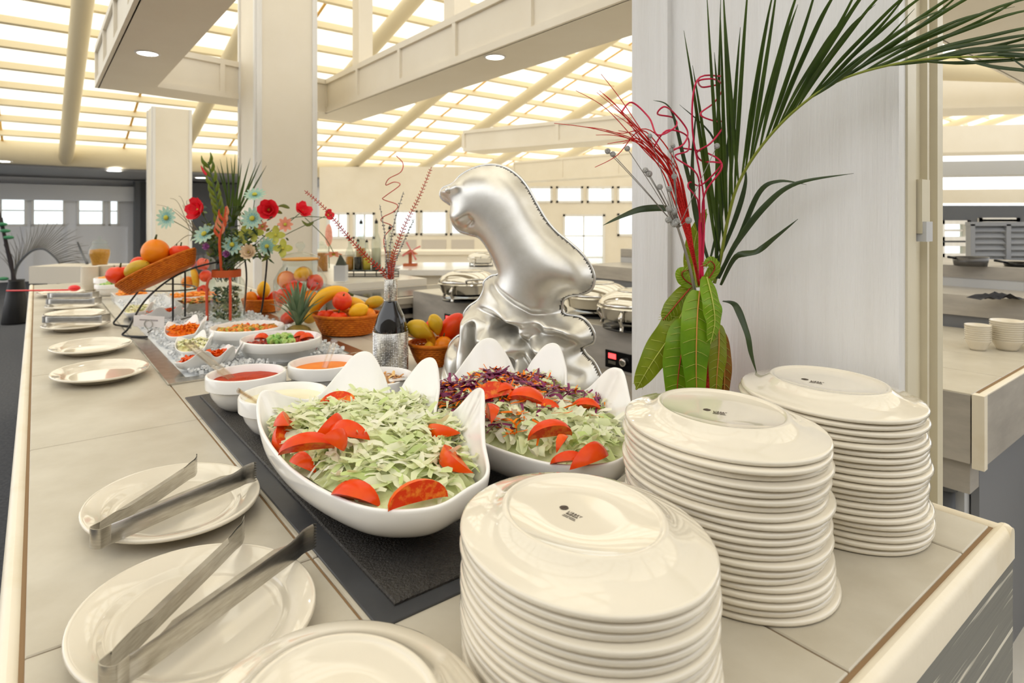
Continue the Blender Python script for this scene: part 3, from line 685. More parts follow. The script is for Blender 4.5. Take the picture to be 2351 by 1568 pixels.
tag(keep_in(g, F2).build('shredded_cabbage', m_cabb), 'purple cabbage shreds scattered over the mixed salad', 'cabbage', kind='stuff')
WG1 = 'tomato wedges on the lettuce'; WG2 = 'tomato wedges on the mixed salad'
def wdg(px, py, h, yaw, pitch, roll, R, lb, grp, ang=62, skin=None, el=1.15): wedge(on(px, py, CT + h), math.radians(yaw), math.radians(pitch), math.radians(roll), R * .88, ang * .86, lb, skin, grp, el)
wdg(652, 968, .128, 100, 20, -60, .036, 'tomato wedge against the small tip of the lettuce dish', WG1)
wdg(645, 1000, .112, 95, -25, -70, .034, 'tomato wedge low along the rim of the lettuce dish beside the dressing bowl', WG1)
wdg(758, 978, .142, 60, -25, 60, .030, 'tomato wedge standing up in the cluster on the lettuce', WG1)
wdg(795, 990, .142, -20, 0, 40, .036, 'arched tomato wedge at the back of the cluster on the lettuce', WG1)
wdg(778, 1010, .145, 80, 30, 80, .029, 'small halved tomato wedge showing seeds in the cluster', WG1, 90)
wdg(705, 1018, .136, 20, 0, 25, .036, 'long tomato wedge lying flat beside the cluster on the lettuce', WG1, 50, None, 1.3)
wdg(692, 1060, .102, -40, 0, 30, .030, 'tomato wedge tucked at the low rim of the lettuce dish', WG1)
wdg(812, 1132, .098, -22, 0, 20, .036, 'tomato wedge resting on the low front rim of the lettuce dish', WG1, 66, None, 1.25)
wdg(958, 1126, .111, 30, 0, -20, .036, 'long orange tomato slice along the corner rim of the lettuce dish', WG1, 46, m_tomorange, 1.35)
wdg(1038, 1052, .118, 110, 0, -70, .046, 'large orange tomato slice inside the near peak of the lettuce dish', WG1, 40, m_tomorange, 1.1)
wdg(1008, 990, .128, 140, 10, -70, .034, 'orange tomato slice half hidden between two peaks', WG1, 50, m_tomorange)
wdg(778, 917, .138, 10, 0, -70, .034, 'orange tomato slice at the foot of the far lettuce dish peak', WG1, 50, m_tomorange)
wdg(1128, 902, .150, 10, -10, -70, .038, 'cut tomato half showing yellow seeds on the mixed salad', WG2, 80)
wdg(1206, 908, .150, -20, 0, 10, .038, 'smooth tomato wedge skin up on the mixed salad', WG2, 80)
wdg(1165, 893, .155, 60, 20, 30, .026, 'small tomato wedge between two larger ones on the mixed salad', WG2)
wdg(1128, 945, .140, 100, 10, 20, .034, 'tomato wedge standing beside the lettuce dish peak', WG2, 50)
wdg(1250, 930, .135, -15, 0, 40, .028, 'tomato sliver under cabbage shreds on the mixed salad', WG2, 45)
wdg(1265, 985, .130, 18, 0, 15, .036, 'long thin tomato wedge lying across the pale lettuce of the mixed salad', WG2, 42, None, 1.25)
wdg(1290, 1012, .122, 70, 0, 10, .024, 'small orange pepper piece on the mixed salad', WG2, 50, m_tomorange)
wdg(1360, 1045, .110, 45, 0, 40, .040, 'large tomato wedge at the front rim of the mixed salad', WG2, 60)
wdg(1306, 1053, .103, 10, 0, 40, .028, 'tomato wedge nearly buried at the low rim of the mixed salad', WG2, 45)
wdg(1345, 928, .135, -10, 0, 30, .026, 'tomato piece beside the tall peak of the mixed salad dish', WG2, 50)
# ================================================================== DRESSING BOWLS
CROCK = [(.0001, .006), (.040, .006), (.058, .016), (.074, .036), (.0815, .058), (.0855, .0830), (.0885, .0862), (.0925, .0852), (.0940, .082), (.0935, .0555), (.0885, .0525), (.086, .052), (.080, .034), (.066, .013), (.050, .0012), (.047, 0), (.0001, 0)]
def crock(name, p, s, label, group, prof=CROCK, m=None, sxy=(1, 1)):
    o = MB().lathe([(r * s, z * s) for r, z in prof[::-1]], 56, (0, 0, 0), *sxy).build(name, m or m_mela, local=True); o.location = p
    return autosmooth(tag(o, label, 'bowl', group), 50)
def fill(name, p, r, z, m, label, cat, dome=.003, bumpy=0, seed=0, n=40):
    R_ = random.Random(seed); rows = [[p + Vector((r * f * math.cos(2 * PI * k / n), r * f * math.sin(2 * PI * k / n), z + dome * (1 - f * f) + R_.uniform(-bumpy, bumpy))) for k in range(n)] for f in (1, .85, .7, .5, .3, .12, .01)]
    return tag(MB().grid(rows, cu=True).build(name, m), label, cat, kind='stuff')
m_redsauce = mat('red_sauce', (172, 44, 10), .5, c2=(190, 62, 20), nscale=40, spec=.2); m_orsauce = mat('orange_sauce', (238, 124, 10), .45, c2=(242, 140, 26), nscale=30, spec=.2)
m_crsauce = mat('cream_dressing', (244, 236, 200), .2); m_crisps = mat('brown_crisps', (196, 128, 60), .5, island=[(220, 160, 90), (150, 84, 34), (238, 196, 130)])
m_acryl = glass('clear_acrylic', (250, 246, 240), .04, .35)
CG = 'dressing bowls on the black tray'
CB = {'red': W(1.605, .4155, TZ), 'cream': W(1.365, .432, TZ), 'orange': W(1.595, .612, TZ), 'crisp': W(1.372, .655, TZ)}
crock('dressing_bowl', CB['red'], 1, 'white rimmed bowl of red sauce on the black tray', CG); fill('red_sauce', CB['red'], .0828, .067, m_redsauce, 'red tomato dressing filling the white bowl', 'sauce', bumpy=.0008)
crock('dressing_bowl', CB['cream'], 1, 'white rimmed bowl of creamy dressing beside the lettuce dish', CG); fill('creamy_dressing', CB['cream'], .0835, .070, m_crsauce, 'pale creamy dressing filling the white bowl', 'sauce')
crock('dressing_bowl', CB['orange'], 1, 'white rimmed bowl of orange dressing on the black tray', CG); fill('orange_dressing', CB['orange'], .0828, .067, m_orsauce, 'orange dressing filling the white bowl', 'sauce')
crock('dressing_bowl', CB['crisp'], 1, 'white rimmed bowl of brown crisps half hidden behind the lettuce dish', CG)
g = MB(); R_ = random.Random(5)
for k in range(130):
    t_, r_ = R_.uniform(0, 2 * PI), .07 * math.sqrt(R_.random()); p = CB['crisp'] + Vector((r_ * math.cos(t_), r_ * math.sin(t_), .062 + R_.uniform(0, .012)))
    d = Vector((R_.uniform(-1, 1), R_.uniform(-1, 1), R_.uniform(-.4, .4))).normalized() * .016; g.ribbon([p - d, p + UP * .003, p + d], [.006, .009, .006], (0, .3, 1), .3)
tag(g.build('crisp_onions', m_crisps), 'brown crisp onion flakes heaped in the white bowl', 'topping', kind='stuff')
def ladle(p0, p1, w, label, mm=None, cup=None):
    """flat clear handle from p0 (in the sauce) to p1 with a cup at the low end"""
    p0, p1 = Vector(p0), Vector(p1); d = (p1 - p0).normalized(); s = d.cross(UP).normalized(); n = s.cross(d); M = Matrix((s, d, n)).transposed(); t = thing('ladle', label, 'ladle', p0)
    MB().box((p0 + p1) / 2, (w, (p1 - p0).length, .0025), M).build('handle', mm or m_acryl, t, False)
    for sg in (-1, 1): MB().box((p0 + p1) / 2 + s * sg * w / 2, (.002, (p1 - p0).length, .006), M).build('edge_rib', mm or m_acryl, t, False)
    MB().box(p1, (w * 1.3, .006, .006), M).build('hook', mm or m_acryl, t, False)
    MB().lathe([(.002, -.016), (.012, -.013), (.018, -.002), (.019, .002)], 16, p0).build('cup', mm or m_acryl, t)
    return t
ladle(CB['red'] + Vector((-.02, -.01, .060)), at(433, 788, 1.63), .020, 'clear acrylic ladle leaning in the red sauce')
ladle(CB['orange'] + Vector((.0, -.01, .060)), at(768, 782, 1.66), .016, 'clear acrylic ladle standing in the orange dressing')
ladle(CB['cream'] + Vector((-.035, -.03, .066)), at(548, 897, 1.29), .016, 'clear acrylic ladle hooked over the creamy dressing bowl')
p0 = CB['crisp'] + Vector((.05, .0, .075)); ladle(p0, at(938, 868, 1.40), .022, 'white serving spoon in the bowl of crisps', m_mela)
# ================================================================== ICE TRAY
IA0, IA1, IB0, IB1 = 1.97, 4.35, .298, .925
t = thing('ice_tray', 'stainless steel ice tray let into the counter', 'tray', W(3, .6, CT))
for (a0, a1, b0, b1) in ((IA0 + .055, IA1 - .055, IB0, IB0 + .055), (IA0 + .055, IA1 - .055, IB1 - .055, IB1), (IA0, IA0 + .055, IB0, IB1), (IA1 - .055, IA1, IB0, IB1)): MB().abox(a0, a1, b0, b1, CT - .002, CT + .006, ch=.002).build('frame_rail', m_steel, t, False)
MB().abox(IA0 + .05, IA1 - .05, IB0 + .05, IB1 - .05, CT + .0005, CT + .002).build('well_floor', mat('brightened_well', (226, 229, 231), .5), t, False)  # well floor coloured pale instead of steel to brighten the ice bed
m_ice = mat('crushed_ice', (238, 242, 244), .15, trans=.15, ior=1.2, island=[(252, 252, 252), (226, 228, 228), (255, 255, 255)])
DEEP = [(.0001, .006), (.095, .006), (.110, .012), (.122, .040), (.126, .064), (.1285, .067), (.1325, .066), (.134, .063), (.1335, .036), (.130, .033), (.128, .032), (.116, .004), (.108, 0), (.0001, 0)]
d1 = W(2.150, .672, CT + .002); d2 = W(2.455, .640, CT + .002); DG = 'deep white dishes on the ice'
crock('deep_dish', d1, 1, 'round white dish of tomato and cucumber on the ice', DG, DEEP); crock('deep_dish', d2, 1, 'round white dish of chopped mixed vegetables on the ice', DG, DEEP)
m_mix = mat('chopped_vegetables', (230, 160, 60), .4, island=[(240, 120, 30), (232, 190, 80), (236, 90, 30), (150, 170, 60), (240, 150, 40), (90, 100, 40)])
m_mix2 = mat('dark_salad', (150, 40, 24), .4, island=[(190, 50, 24), (110, 20, 20), (220, 80, 30)])
m_cuc = mat('cucumber', (60, 130, 30), .3, island=[(50, 140, 30), (190, 210, 120), (90, 160, 50), (210, 220, 150)])
def chunks(name, m, p, r, z, n, e, label, cat, seed, sel=None, dome=.008):
    R_ = random.Random(seed); g = MB()
    for k in range(n):
        t_, r_ = R_.uniform(0, 2 * PI), r * math.sqrt(R_.random()); v = Vector((r_ * math.cos(t_), r_ * math.sin(t_), 0))
        if sel and not sel(v): continue
        q = R_.uniform(*e); M = Euler((R_.uniform(0, 3), R_.uniform(0, 3), R_.uniform(0, 3))).to_matrix()
        g.ball(p + v + UP * (z + dome * (1 - (r_ / r) ** 2) + R_.uniform(-.004, .004)), q, 6, 4, (1, R_.uniform(.5, 1), R_.uniform(.3, .8)), M)
    return tag(g.build(name, m, smooth=False), label, cat, kind='stuff')
chunks('chopped_vegetables', m_mix, d2, .118, .046, 300, (.007, .014), 'chopped orange and yellow vegetables in the white dish', 'vegetables', 1)
chunks('dark_salad', m_mix2, d1, .118, .036, 240, (.008, .016), 'dark red chopped salad in the white dish', 'salad', 2)
chunks('cucumber_pieces', m_cuc, d1 + Vector((.01, -.02, .014)), .05, .046, 46, (.010, .017), 'green cucumber chunks on top of the red salad', 'cucumber', 3)
for k, (px, py) in enumerate(((600, 773), (690, 769), (705, 772))): wedge(on(px, py, CT + .062), .3 * k, 0, .4, .026, 70, ('orange tomato slice at the rim of the cucumber dish', 'red tomato slice beside the cucumber chunks', 'small red tomato slice leaning on the dish wall by the clear card holder')[k], None, 'tomato slices on the cucumber dish')
# small shell dishes on the ice
def small_shell(px, py, s, rot, label, mm, zt, lb2, nm, cat, thin_=True, n=140, L_=(.02, .05), w=(.004, .010)):
    p = on(px, py, CT + .002); F_ = (Vector((p.x, p.y, CT + .002)), RA + math.radians(rot), s)
    shell_bowl('shell_dish', label, F_, nu=5, group='small white shell dishes on the ice', scale_thick=.009)
    g = heap('x', None, F_, .112, .07, '', '', seed=int(px)); shreds(g, n, F_, .122, .082, (L_[0] * .7, L_[1] * .7), (w[0], w[1]), int(py), rmax=.95)
    tag(keep_in(g, F_, .012).build(nm, mm), lb2, cat, kind='stuff')
m_pasta = mat('pale_salad', (244, 238, 206), .4, island=[(250, 246, 224), (238, 228, 176), (228, 232, 170), (250, 248, 236)])
m_oran = mat('grated_orange', (248, 150, 30), .45, island=[(252, 160, 36), (244, 130, 20), (255, 178, 60)])
small_shell(425, 785, .46, -8, 'small white shell dish of grated carrot on the ice', m_carr, .1, 'grated carrot heaped in the small shell dish', 'grated_carrot', 'carrot')
small_shell(446, 817, .38, -8, 'small white shell dish of pale pasta salad on the ice', m_pasta, .1, 'pale creamy pasta salad in the small shell dish', 'pasta_salad', 'salad', w=(.008, .016))
small_shell(478, 846, .38, -75, 'small white shell dish of orange pepper strips at the ice tray corner', m_tomorange, .1, 'orange pepper strips in the small shell dish', 'pepper_strips', 'pepper', w=(.010, .018), n=60)
small_shell(318, 729, .42, -8, 'small white shell dish of onion and tomato under the wire stand', m_pasta, .1, 'pale sliced onion in the shell dish under the wire stand', 'sliced_onion', 'onion')
small_shell(376, 735, .38, -75, 'small white shell dish of tomato pieces behind the name card', m_tomorange, .1, 'orange tomato pieces in the shell dish behind the name card', 'tomato_pieces', 'tomato', n=70, w=(.008, .016))
def oblong(px, py, lx, ly, h, label, mm, lb2, nm, cat, mtray=None):
    p = on(px, py); p.z = CT + .002; t = thing('food_pan', label, 'pan', p); M = Matrix((B, A, UP)).transposed()
    for (dx, dy, sx, sy) in ((0, -ly / 2, lx, .006), (0, ly / 2, lx, .006), (-lx / 2, 0, .006, ly), (lx / 2, 0, .006, ly)): MB().box(p + B * dx + A * dy + UP * h / 2, (sx, sy, h), M).build('side', mtray or m_mela, t, False)
    MB().box(p + UP * .004, (lx, ly, .006), M).build('base', mtray or m_mela, t, False)
    R_ = random.Random(int(px)); g = MB()
    for k in range(150):
        q = p + B * R_.uniform(-lx / 2 + .026, lx / 2 - .026) + A * R_.uniform(-ly / 2 + .026, ly / 2 - .026) + UP * (h + R_.uniform(-.012, .012)); g.ball(q, R_.uniform(.008, .015), 6, 4, (1, .7, .5))
    tag(g.build(nm, mm, smooth=False), lb2, cat, kind='stuff')
oblong(303, 687, .19, .22, .035, 'white tray of grated orange vegetable beyond the wire stand', m_oran, 'heap of grated orange vegetable in the white tray', 'grated_vegetable', 'vegetables')
oblong(462, 716, .20, .20, .055, 'steel pan of yellow and orange salad beside the bouquet jar', m_mix, 'yellow and orange salad in the steel pan', 'mixed_salad', 'salad', m_steel)
oblong(446, 698, .26, .19, .05, 'white pan of pale salad behind the steel salad pan', m_oran, 'pale orange salad in the white pan', 'orange_salad', 'salad')
b0 = W(4.79, .40); crock('serving_bowl', b0, 1.12, 'white bowl of yellow fruit near the far end of the counter', None); chunks('yellow_fruit', m_oran, b0, .072, .084, 50, (.014, .024), 'yellow fruit pieces in the white bowl at the counter end', 'fruit', 8)
b0 = W(4.565, .365); crock('serving_bowl', b0, .85, 'small steel grey bowl of green salad beside the fruit bowl', None); chunks('green_salad', m_cuc, b0, .050, .064, 60, (.01, .016), 'pale green chopped salad in the small bowl', 'salad', 9)
# cup stacks at the far end
CUP = [(.0001, .0098), (.028, .0098), (.033, .012), (.042, .030), (.0500, .0455), (.0512, .0472), (.0530, .0464), (.0528, .045), (.0440, .0290), (.034, .009), (.032, .0008), (.0001, 0)]
cm = None
for k, (px, py) in enumerate(((206, 667), (243, 663), (280, 661))):
    p = on(px, py)
    for i in range(13):
        if cm is None: cm = MB().lathe(CUP[::-1], 28).build('soup_bowl', m_plate, local=True); o = cm
        else: o = cm.copy(); col.objects.link(o)
        o.location = p + UP * (.0097 * i); tag(o, 'cream soup bowl, %s from the top of the stack %s' % (ORD[12 - i], ('beside the red ladle', 'behind the yellow fruit bowl', 'behind the tilted basket')[k]), 'bowl', ('soup bowls stacked by the red ladle', 'soup bowls stacked behind the fruit bowl', 'soup bowls stacked behind the basket')[k])
# red ladle on the far plate
m_redpl = mat('red_plastic', (236, 30, 34), .3, coat=.4)
p = W(4.72, .125, CT + .034); t = thing('ladle', 'red plastic ladle resting on the far oval plate', 'ladle', p)
MB().ball(p + Vector((.09, -.01, .016)), .034, 16, 8, (1, .9, .6)).build('cup', m_redpl, t); MB().tube([p + Vector((.08, 0, .004)), p + Vector((-.1, -.01, .002)), p + Vector((-.30, -.05, .004))], .005, 8).build('handle', m_redpl, t)
# name card on a wire spiral
p = on(343, 772); t = thing('name_card', 'small white name card in a wire spiral holder', 'card', p)
cc = at(342, 738, p.y); MB().box(cc, (.125, .003, .045), Matrix.Rotation(.05, 3, 'Y')).build('card', mat('card', (240, 232, 228), .6), t, False)
MB().box(cc + Vector((0, -.002, .006)), (.075, .001, .005), Matrix.Rotation(.05, 3, 'Y')).build('print', mat('pale_ink', (170, 160, 160), .6), t, False)
MB().tube([Vector((cc.x + .012 * math.cos(k * .5) * 1.4, p.y - .004, CT + .05 + .018 * math.sin(k * .5))) for k in range(20)] + [Vector((cc.x, p.y, CT + .02)), Vector((cc.x, p.y, CT + .002))], .0013, 6).build('wire_holder', m_steel, t)
# ================================================================== FRUIT
FR = {}; FRUITS = []
def of_group(g_): return [t for t in FRUITS if t.get('group') == g_]
m_stem = mat('fruit_stem', (70, 80, 30), .6)
def fruit_mat(n, c, c2):
    f = lambda k: (k[0] * .97, k[1] * .86, k[2] * .55)
    return mat('fruit_' + n, f(c), .32, c2=f(c2), nscale=9, spec=.35)
FM = {'tomato': fruit_mat('tomato', (236, 44, 28), (246, 84, 36)), 'orange': fruit_mat('orange', (250, 150, 24), (252, 164, 44)), 'mango': fruit_mat('mango', (226, 196, 80), (196, 180, 66)), 'pepper': fruit_mat('pepper', (236, 60, 44), (244, 110, 60)),
      'lemon': fruit_mat('lemon', (250, 218, 70), (250, 204, 50)), 'banana': fruit_mat('banana', (250, 214, 76), (244, 200, 54)), 'peach': fruit_mat('peach', (244, 118, 76), (236, 64, 50)), 'pear': fruit_mat('pear', (236, 214, 84), (226, 200, 66)), 'mangored': fruit_mat('mangored', (236, 34, 24), (246, 90, 30))}
NICE = {'mangored': 'red mango', 'mango': 'yellow-green mango', 'pepper': 'red bell pepper', 'peach': 'blushed peach'}
def fruit(kind, p, r, label, group=None, rx=0, ry=0, rz=0):
    m = FM[kind]; t = thing({'mangored': 'mango', 'pepper': 'bell_pepper'}.get(kind, kind), label, {'mangored': 'mango', 'pepper': 'pepper'}.get(kind, kind), p, group); g = MB(); M = Euler((rx, ry, rz)).to_matrix()
    def sh(v, th, ph):
        x = v.copy()
        if kind in ('tomato', 'pepper'):
            x *= 1 + (.05 if kind == 'tomato' else .09) * math.cos(ph * (5 if kind == 'tomato' else 4)) * math.sin(th); x.z *= .82 if kind == 'tomato' else 1.05; x.z -= r * .28 * math.exp(-(th / .45) ** 2)
        elif kind == 'peach': x.z *= .95; x.z -= r * .22 * math.exp(-(th / .4) ** 2); x *= 1 - .08 * math.exp(-((ph - PI) / .25) ** 2) * math.sin(th)
        elif kind in ('mango', 'mangored'): x.z *= 1.35; x.x *= .88; x.x += r * .18 * math.cos(th * 1.2)
        elif kind == 'pear': k = 1 - .42 * max(0, math.cos(th)); x.x *= k; x.y *= k; x.z *= 1.5; x.x += r * .35 * max(0, math.cos(th)) ** 2
        elif kind == 'lemon': x.z *= 1.25 + .15 * abs(math.cos(th)) ** 6
        return x
    if kind == 'banana':
        c = [p + M @ Vector((r * 2.6 * math.sin(a_), 0, r * 2.6 * (math.cos(a_) - .75))) for a_ in [math.radians(-52 + 104 * k / 14) for k in range(15)]]
        g.tube(c, [r * (.16 + .62 * math.sin(PI * (k + 1.2) / 16.6) ** .5) for k in range(15)], 10)
    else: g.ball(p, r, 22, 14, shape=sh, M=M)
    g.build('flesh_skin', m, t)
    if kind == 'banana': MB().tube([c[-1], c[-1] + (c[-1] - c[-2]).normalized() * r * .7], [r * .2, r * .13], 8).build('stem', m_stem, t)
    else: MB().tube([p + M @ Vector((0, 0, r * (.5 if kind in ('tomato', 'pepper', 'peach') else 1.0))), p + M @ Vector((r * .1, 0, r * (1.0 if kind in ('tomato', 'peach') else 1.35)))], [r * .09, r * .06], 6).build('stem', m_stem, t)
    FRUITS.append(t); return t
m_wick = mat('orange_wicker', (196, 98, 18), .55, c2=(222, 124, 30), nscale=40, spec=.25)
def basket(p, rx, ry, h, base, label, M=None, group=None, rings=9, stakes=34):
    M = M or Matrix.Identity(3); t = thing('wicker_basket', label, 'basket', p, group); g = MB(); N = stakes * 2
    def pos(ph, f, d=0): k = base + (1 - base) * f ** .8 + d; return p + M @ Vector((rx * k * math.cos(ph), ry * k * math.sin(ph), h * f))
    for i in range(rings):
        f = (i + .5) / rings; g.tube([pos(2 * PI * k / N, f, .018 * (1 if (k + i) % 2 else -1)) for k in range(N)], h / rings * .56, 5, closed=True)
    g.build('weave', m_wick, t)
    g = MB()
    for k in range(stakes): g.tube([pos(2 * PI * k / stakes, f) for f in (0, .3, .65, 1)], .0022, 5)
    g.build('stakes', m_wick, t); MB().tube([pos(2 * PI * k / 64, 1.02, .012 * math.sin(k * 1.9)) for k in range(64)], h * .09, 7, closed=True).build('rim', m_wick, t)
    MB().lathe([(.001, .003), (base, .003), (base, 0), (.001, 0)], 40, p, rx, ry, M).build('base', m_wick, t); return t
# tilted basket on the wire stand
tilt = math.radians(-27); pb = at(373, 640, 2.72); Mt = Matrix.Rotation(.10, 3, 'Z') @ Matrix.Rotation(tilt, 3, 'Y') @ Matrix.Rotation(.0, 3, 'X')
bk1 = basket(pb, .178, .12, .058, .80, 'tilted oval wicker basket of fruit on the black wire stand', Mt, 'wicker fruit baskets', 8, 40)
G1 = 'fruit in the tilted basket'
def inb(x, y, z): return pb + Mt @ Vector((x * .9, y, z + .022))
fruit('tomato', inb(-.135, -.02, .058), .052, 'red tomato at the low end of the tilted basket', G1); fruit('mangored', inb(-.10, .05, .06), .042, 'red mango behind the tomato in the tilted basket', G1, 1.2)
fruit('mango', inb(-.055, -.045, .065), .042, 'yellow-green star fruit shaped mango in the tilted basket', G1, .3, .9, .2); fruit('orange', inb(.03, -.01, .068), .058, 'large orange in the tilted basket', G1); fruit('lemon', inb(-.03, .06, .06), .04, 'yellow lemon behind the orange in the tilted basket', G1, 0, .6)
fruit('tomato', inb(.11, .0, .058), .044, 'red tomato at the high end of the tilted basket', G1); fruit('pepper', inb(.07, .06, .055), .04, 'red bell pepper behind the orange in the tilted basket', G1)
settle(of_group(G1), [bk1], lambda c: pb + (Mt @ UP) * (c - pb).dot(Mt @ UP), Mt @ UP)
# wire stand
m_wire = mat('black_wire', (26, 24, 24), .4)
t = thing('wire_stand', 'black wire display stand holding the tilted basket', 'stand', on(420, 745)); r_ = .0042
def rod(pts, r=r_):
    pts = [Vector((p.x, p.y, max(p.z, CT + .0108))) for p in pts]; MB().tube(catmull(pts, 5), r, 8).build('rod', m_wire, t)
f1, f2 = on(283, 773, CT + .005), on(262, 747, CT + .005)
rod([on(338, 774, CT + .010), f1, at(296, 752, f1.y + .02), at(333, 690, 2.62), at(392, 640, 2.68), at(455, 612, 2.74), at(520, 598, 2.8), at(560, 592, 2.86)])
rod([on(300, 749, CT + .010), f2, at(276, 722, f2.y + .03), at(318, 668, 2.82)])
rod([at(500, 596, 2.86), at(560, 590, 2.9), at(606, 590, 2.92), at(613, 596, 2.92), at(604, 690, 2.95), at(598, 722, 2.96)])
rod([at(562, 592, 2.9), at(566, 640, 2.92), at(560, 735, 2.92)])
for px, y0, y1, Y in ((397, 637, 741, 2.72), (425, 624, 727, 2.82)): rod([at(px, y0, Y), at(px, (y0 + y1) / 2, Y), at(px, y1, Y)])
rod([at(318, 668, 2.82), at(390, 668, 2.8), at(444, 664, 2.8), at(448, 658, 2.86), at(420, 653, 2.9), at(380, 652, 2.9)], .003)
rod([at(397, 739, 2.72), at(425, 731, 2.82), at(455, 726, 2.93), at(560, 726, 2.93)], .003); rod([at(340, 772, 2.5), at(360, 757, 2.62), at(397, 741, 2.72)], .003)
# round baskets
pB = on(798, 767); pB.z = CT + .0065; bkB = basket(pB, .135, .115, .075, .72, 'round wicker basket of peppers and bananas beside the jewelled bottle', None, 'wicker fruit baskets')
G2 = 'fruit in the round basket by the bottle'
def ib(px, py, dY=0): return at(px, py, pB.y + dY)
fruit('banana', ib(752, 712, .0), .038, 'yellow banana arching over the basket by the bottle', G2, 0, -.5, .3); fruit('banana', ib(815, 712, .02), .034, 'yellow banana behind the peach in the basket by the bottle', G2, 0, .5, .2)
fruit('peach', ib(783, 703, -.03), .040, 'pink peach on top of the basket by the bottle', G2, .5, .3); fruit('tomato', ib(752, 728, -.04), .036, 'red tomato at the rim of the basket by the bottle', G2); fruit('tomato', ib(778, 730, -.06), .036, 'glossy red tomato under the peach', G2)
fruit('lemon', ib(822, 722, -.06), .030, 'yellow lemon beside the peach in the basket by the bottle', G2, 0, 1.2); fruit('mango', ib(838, 716, .02), .030, 'yellow mango at the back of the basket by the bottle', G2, 0, 1.0)
fruit('mangored', ib(818, 733, -.05), .030, 'orange-red mango lying at the rim of the basket by the bottle', G2, 0, 1.4); fruit('orange', ib(852, 732, -.02), .034, 'orange at the rim of the basket near the bottle', G2); fruit('pepper', ib(835, 730, .03), .034, 'red bell pepper at the back of the basket by the bottle', G2)
settle(of_group(G2), [bkB], lambda c: Vector((pB.x, pB.y, c.z)))
pC = Vector((-.254, 2.000, CT + .0005)); bkC = basket(pC, .084, .084, .068, .62, 'small round wicker basket of yellow fruit beside the silver dolphin', None, 'wicker fruit baskets', 10, 30)
G3 = 'fruit in the basket by the dolphin'
def ic(px, py, dY=0): return at(992 + (px - 1003) * .82, 800 + (py - 812) * .86, pC.y + dY * .8)
fruit('pear', ic(968, 792, -.06), .031, 'yellow pear pointing out of the basket by the dolphin', G3, 0, 1.9, .1); fruit('pear', ic(1002, 772, -.02), .024, 'upright yellow pear in the basket by the dolphin', G3, 0, 2.7); fruit('mangored', ic(1040, 758, .02), .040, 'large red mango in the basket by the dolphin', G3, 0, .5)
fruit('tomato', ic(1012, 750, .07), .029, 'red tomato behind the red mango', G3); fruit('orange', ic(1022, 800, -.04), .030, 'orange in the basket touching the dolphin base', G3); fruit('banana', ic(985, 775, .01), .021, 'small yellow banana inside the basket by the dolphin', G3, 0, 1.2); fruit('lemon', ic(996, 797, -.04), .020, 'lemon between the pear and the orange', G3)
fruit('lemon', ic(968, 770, .03), .025, 'yellow lemon behind the pear in the basket by the dolphin', G3, 0, 1.3)
settle(of_group(G3), [bkC], lambda c: Vector((pC.x, pC.y, c.z)))
pD = on(604, 716); pD.z = CT + .0065; bkD = basket(pD, .10, .09, .06, .8, 'small wicker basket of orange fruit behind the bouquet jar', None, 'wicker fruit baskets', 7, 26)
for k, (px, py, kd) in enumerate(((585, 682, 'orange'), (605, 678, 'lemon'), (622, 684, 'mangored'), (600, 688, 'tomato'))): fruit(kd, at(px, py, pD.y + .02 * k), .033, ('orange', 'yellow lemon', 'red mango', 'red tomato')[k] + ' in the small basket behind the bouquet jar', 'fruit in the small basket')
settle(of_group('fruit in the small basket'), [bkD], lambda c: Vector((pD.x, pD.y, c.z)))
# ================================================================== GLASS JARS
m_glass = glass('jar_glass', (246, 250, 248), .02, .22)
def jar(name, p, prof, label, n=40): 
    t = thing(name, label, 'jar', p); MB().lathe(prof, n, p, cap=False).build('glass_body', m_glass, t); return t
pJ = on(690, 747); pJ.z = CT + .0065; J = jar('fruit_jar', pJ, [(.07, .002), (.085, .01), (.105, .06), (.118, .14), (.114, .20), (.09, .245), (.076, .262), (.076, .285), (.082, .29)], 'large round glass jar filled with fruit and a glass lid')
MB().lathe([(.082, .292), (.084, .30), (.06, .315), (.03, .322), (.012, .326), (.010, .335), (.020, .345), (.022, .358), (.012, .370), (.001, .372)], 32, pJ).build('lid', m_glass, J)
MB().lathe([(.076, .288), (.080, .290), (.080, .296), (.076, .297)], 32, pJ).build('seal', mat('orange_seal', (236, 160, 60), .5), J)
G4 = 'fruit inside the large glass jar'
for k, (kd, x, y, z, r, lb) in enumerate((('orange', -.055, -.02, .195, .046, 'orange near the top of the large fruit jar'), ('tomato', .0, -.06, .165, .045, 'red tomato against the glass of the large fruit jar'), ('lemon', .02, -.03, .215, .036, 'glossy yellow lemon at the top of the large fruit jar'),
        ('peach', .065, -.01, .19, .044, 'peach at the shoulder of the large fruit jar'), ('orange', .06, -.045, .115, .046, 'orange halfway down the large fruit jar'), ('pepper', -.06, -.04, .13, .04, 'red pepper halfway down the large fruit jar'), ('mango', .0, .04, .22, .04, 'mango at the back of the large fruit jar'),
        ('orange', -.02, -.01, .08, .046, 'orange low in the large fruit jar'), ('lemon', .05, -.02, .05, .038, 'lemon at the bottom of the large fruit jar'), ('mangored', -.05, -.03, .05, .038, 'red mango at the bottom of the large fruit jar'))): fruit(kd, pJ + Vector((x * .85, y * .85, z)), r * .88, lb, G4, .3 * k, .5 * k)
settle(of_group(G4), [J], lambda c: Vector((pJ.x, pJ.y, c.z)), lift=.05, rise=.05)
pK = on(455, 683); pK.z = CT + .002; J2 = jar('fruit_jar', pK, [(.085, .002), (.095, .01), (.095, .22), (.07, .25), (.07, .27)], 'tall glass jar of red and yellow fruit behind the wire stand')
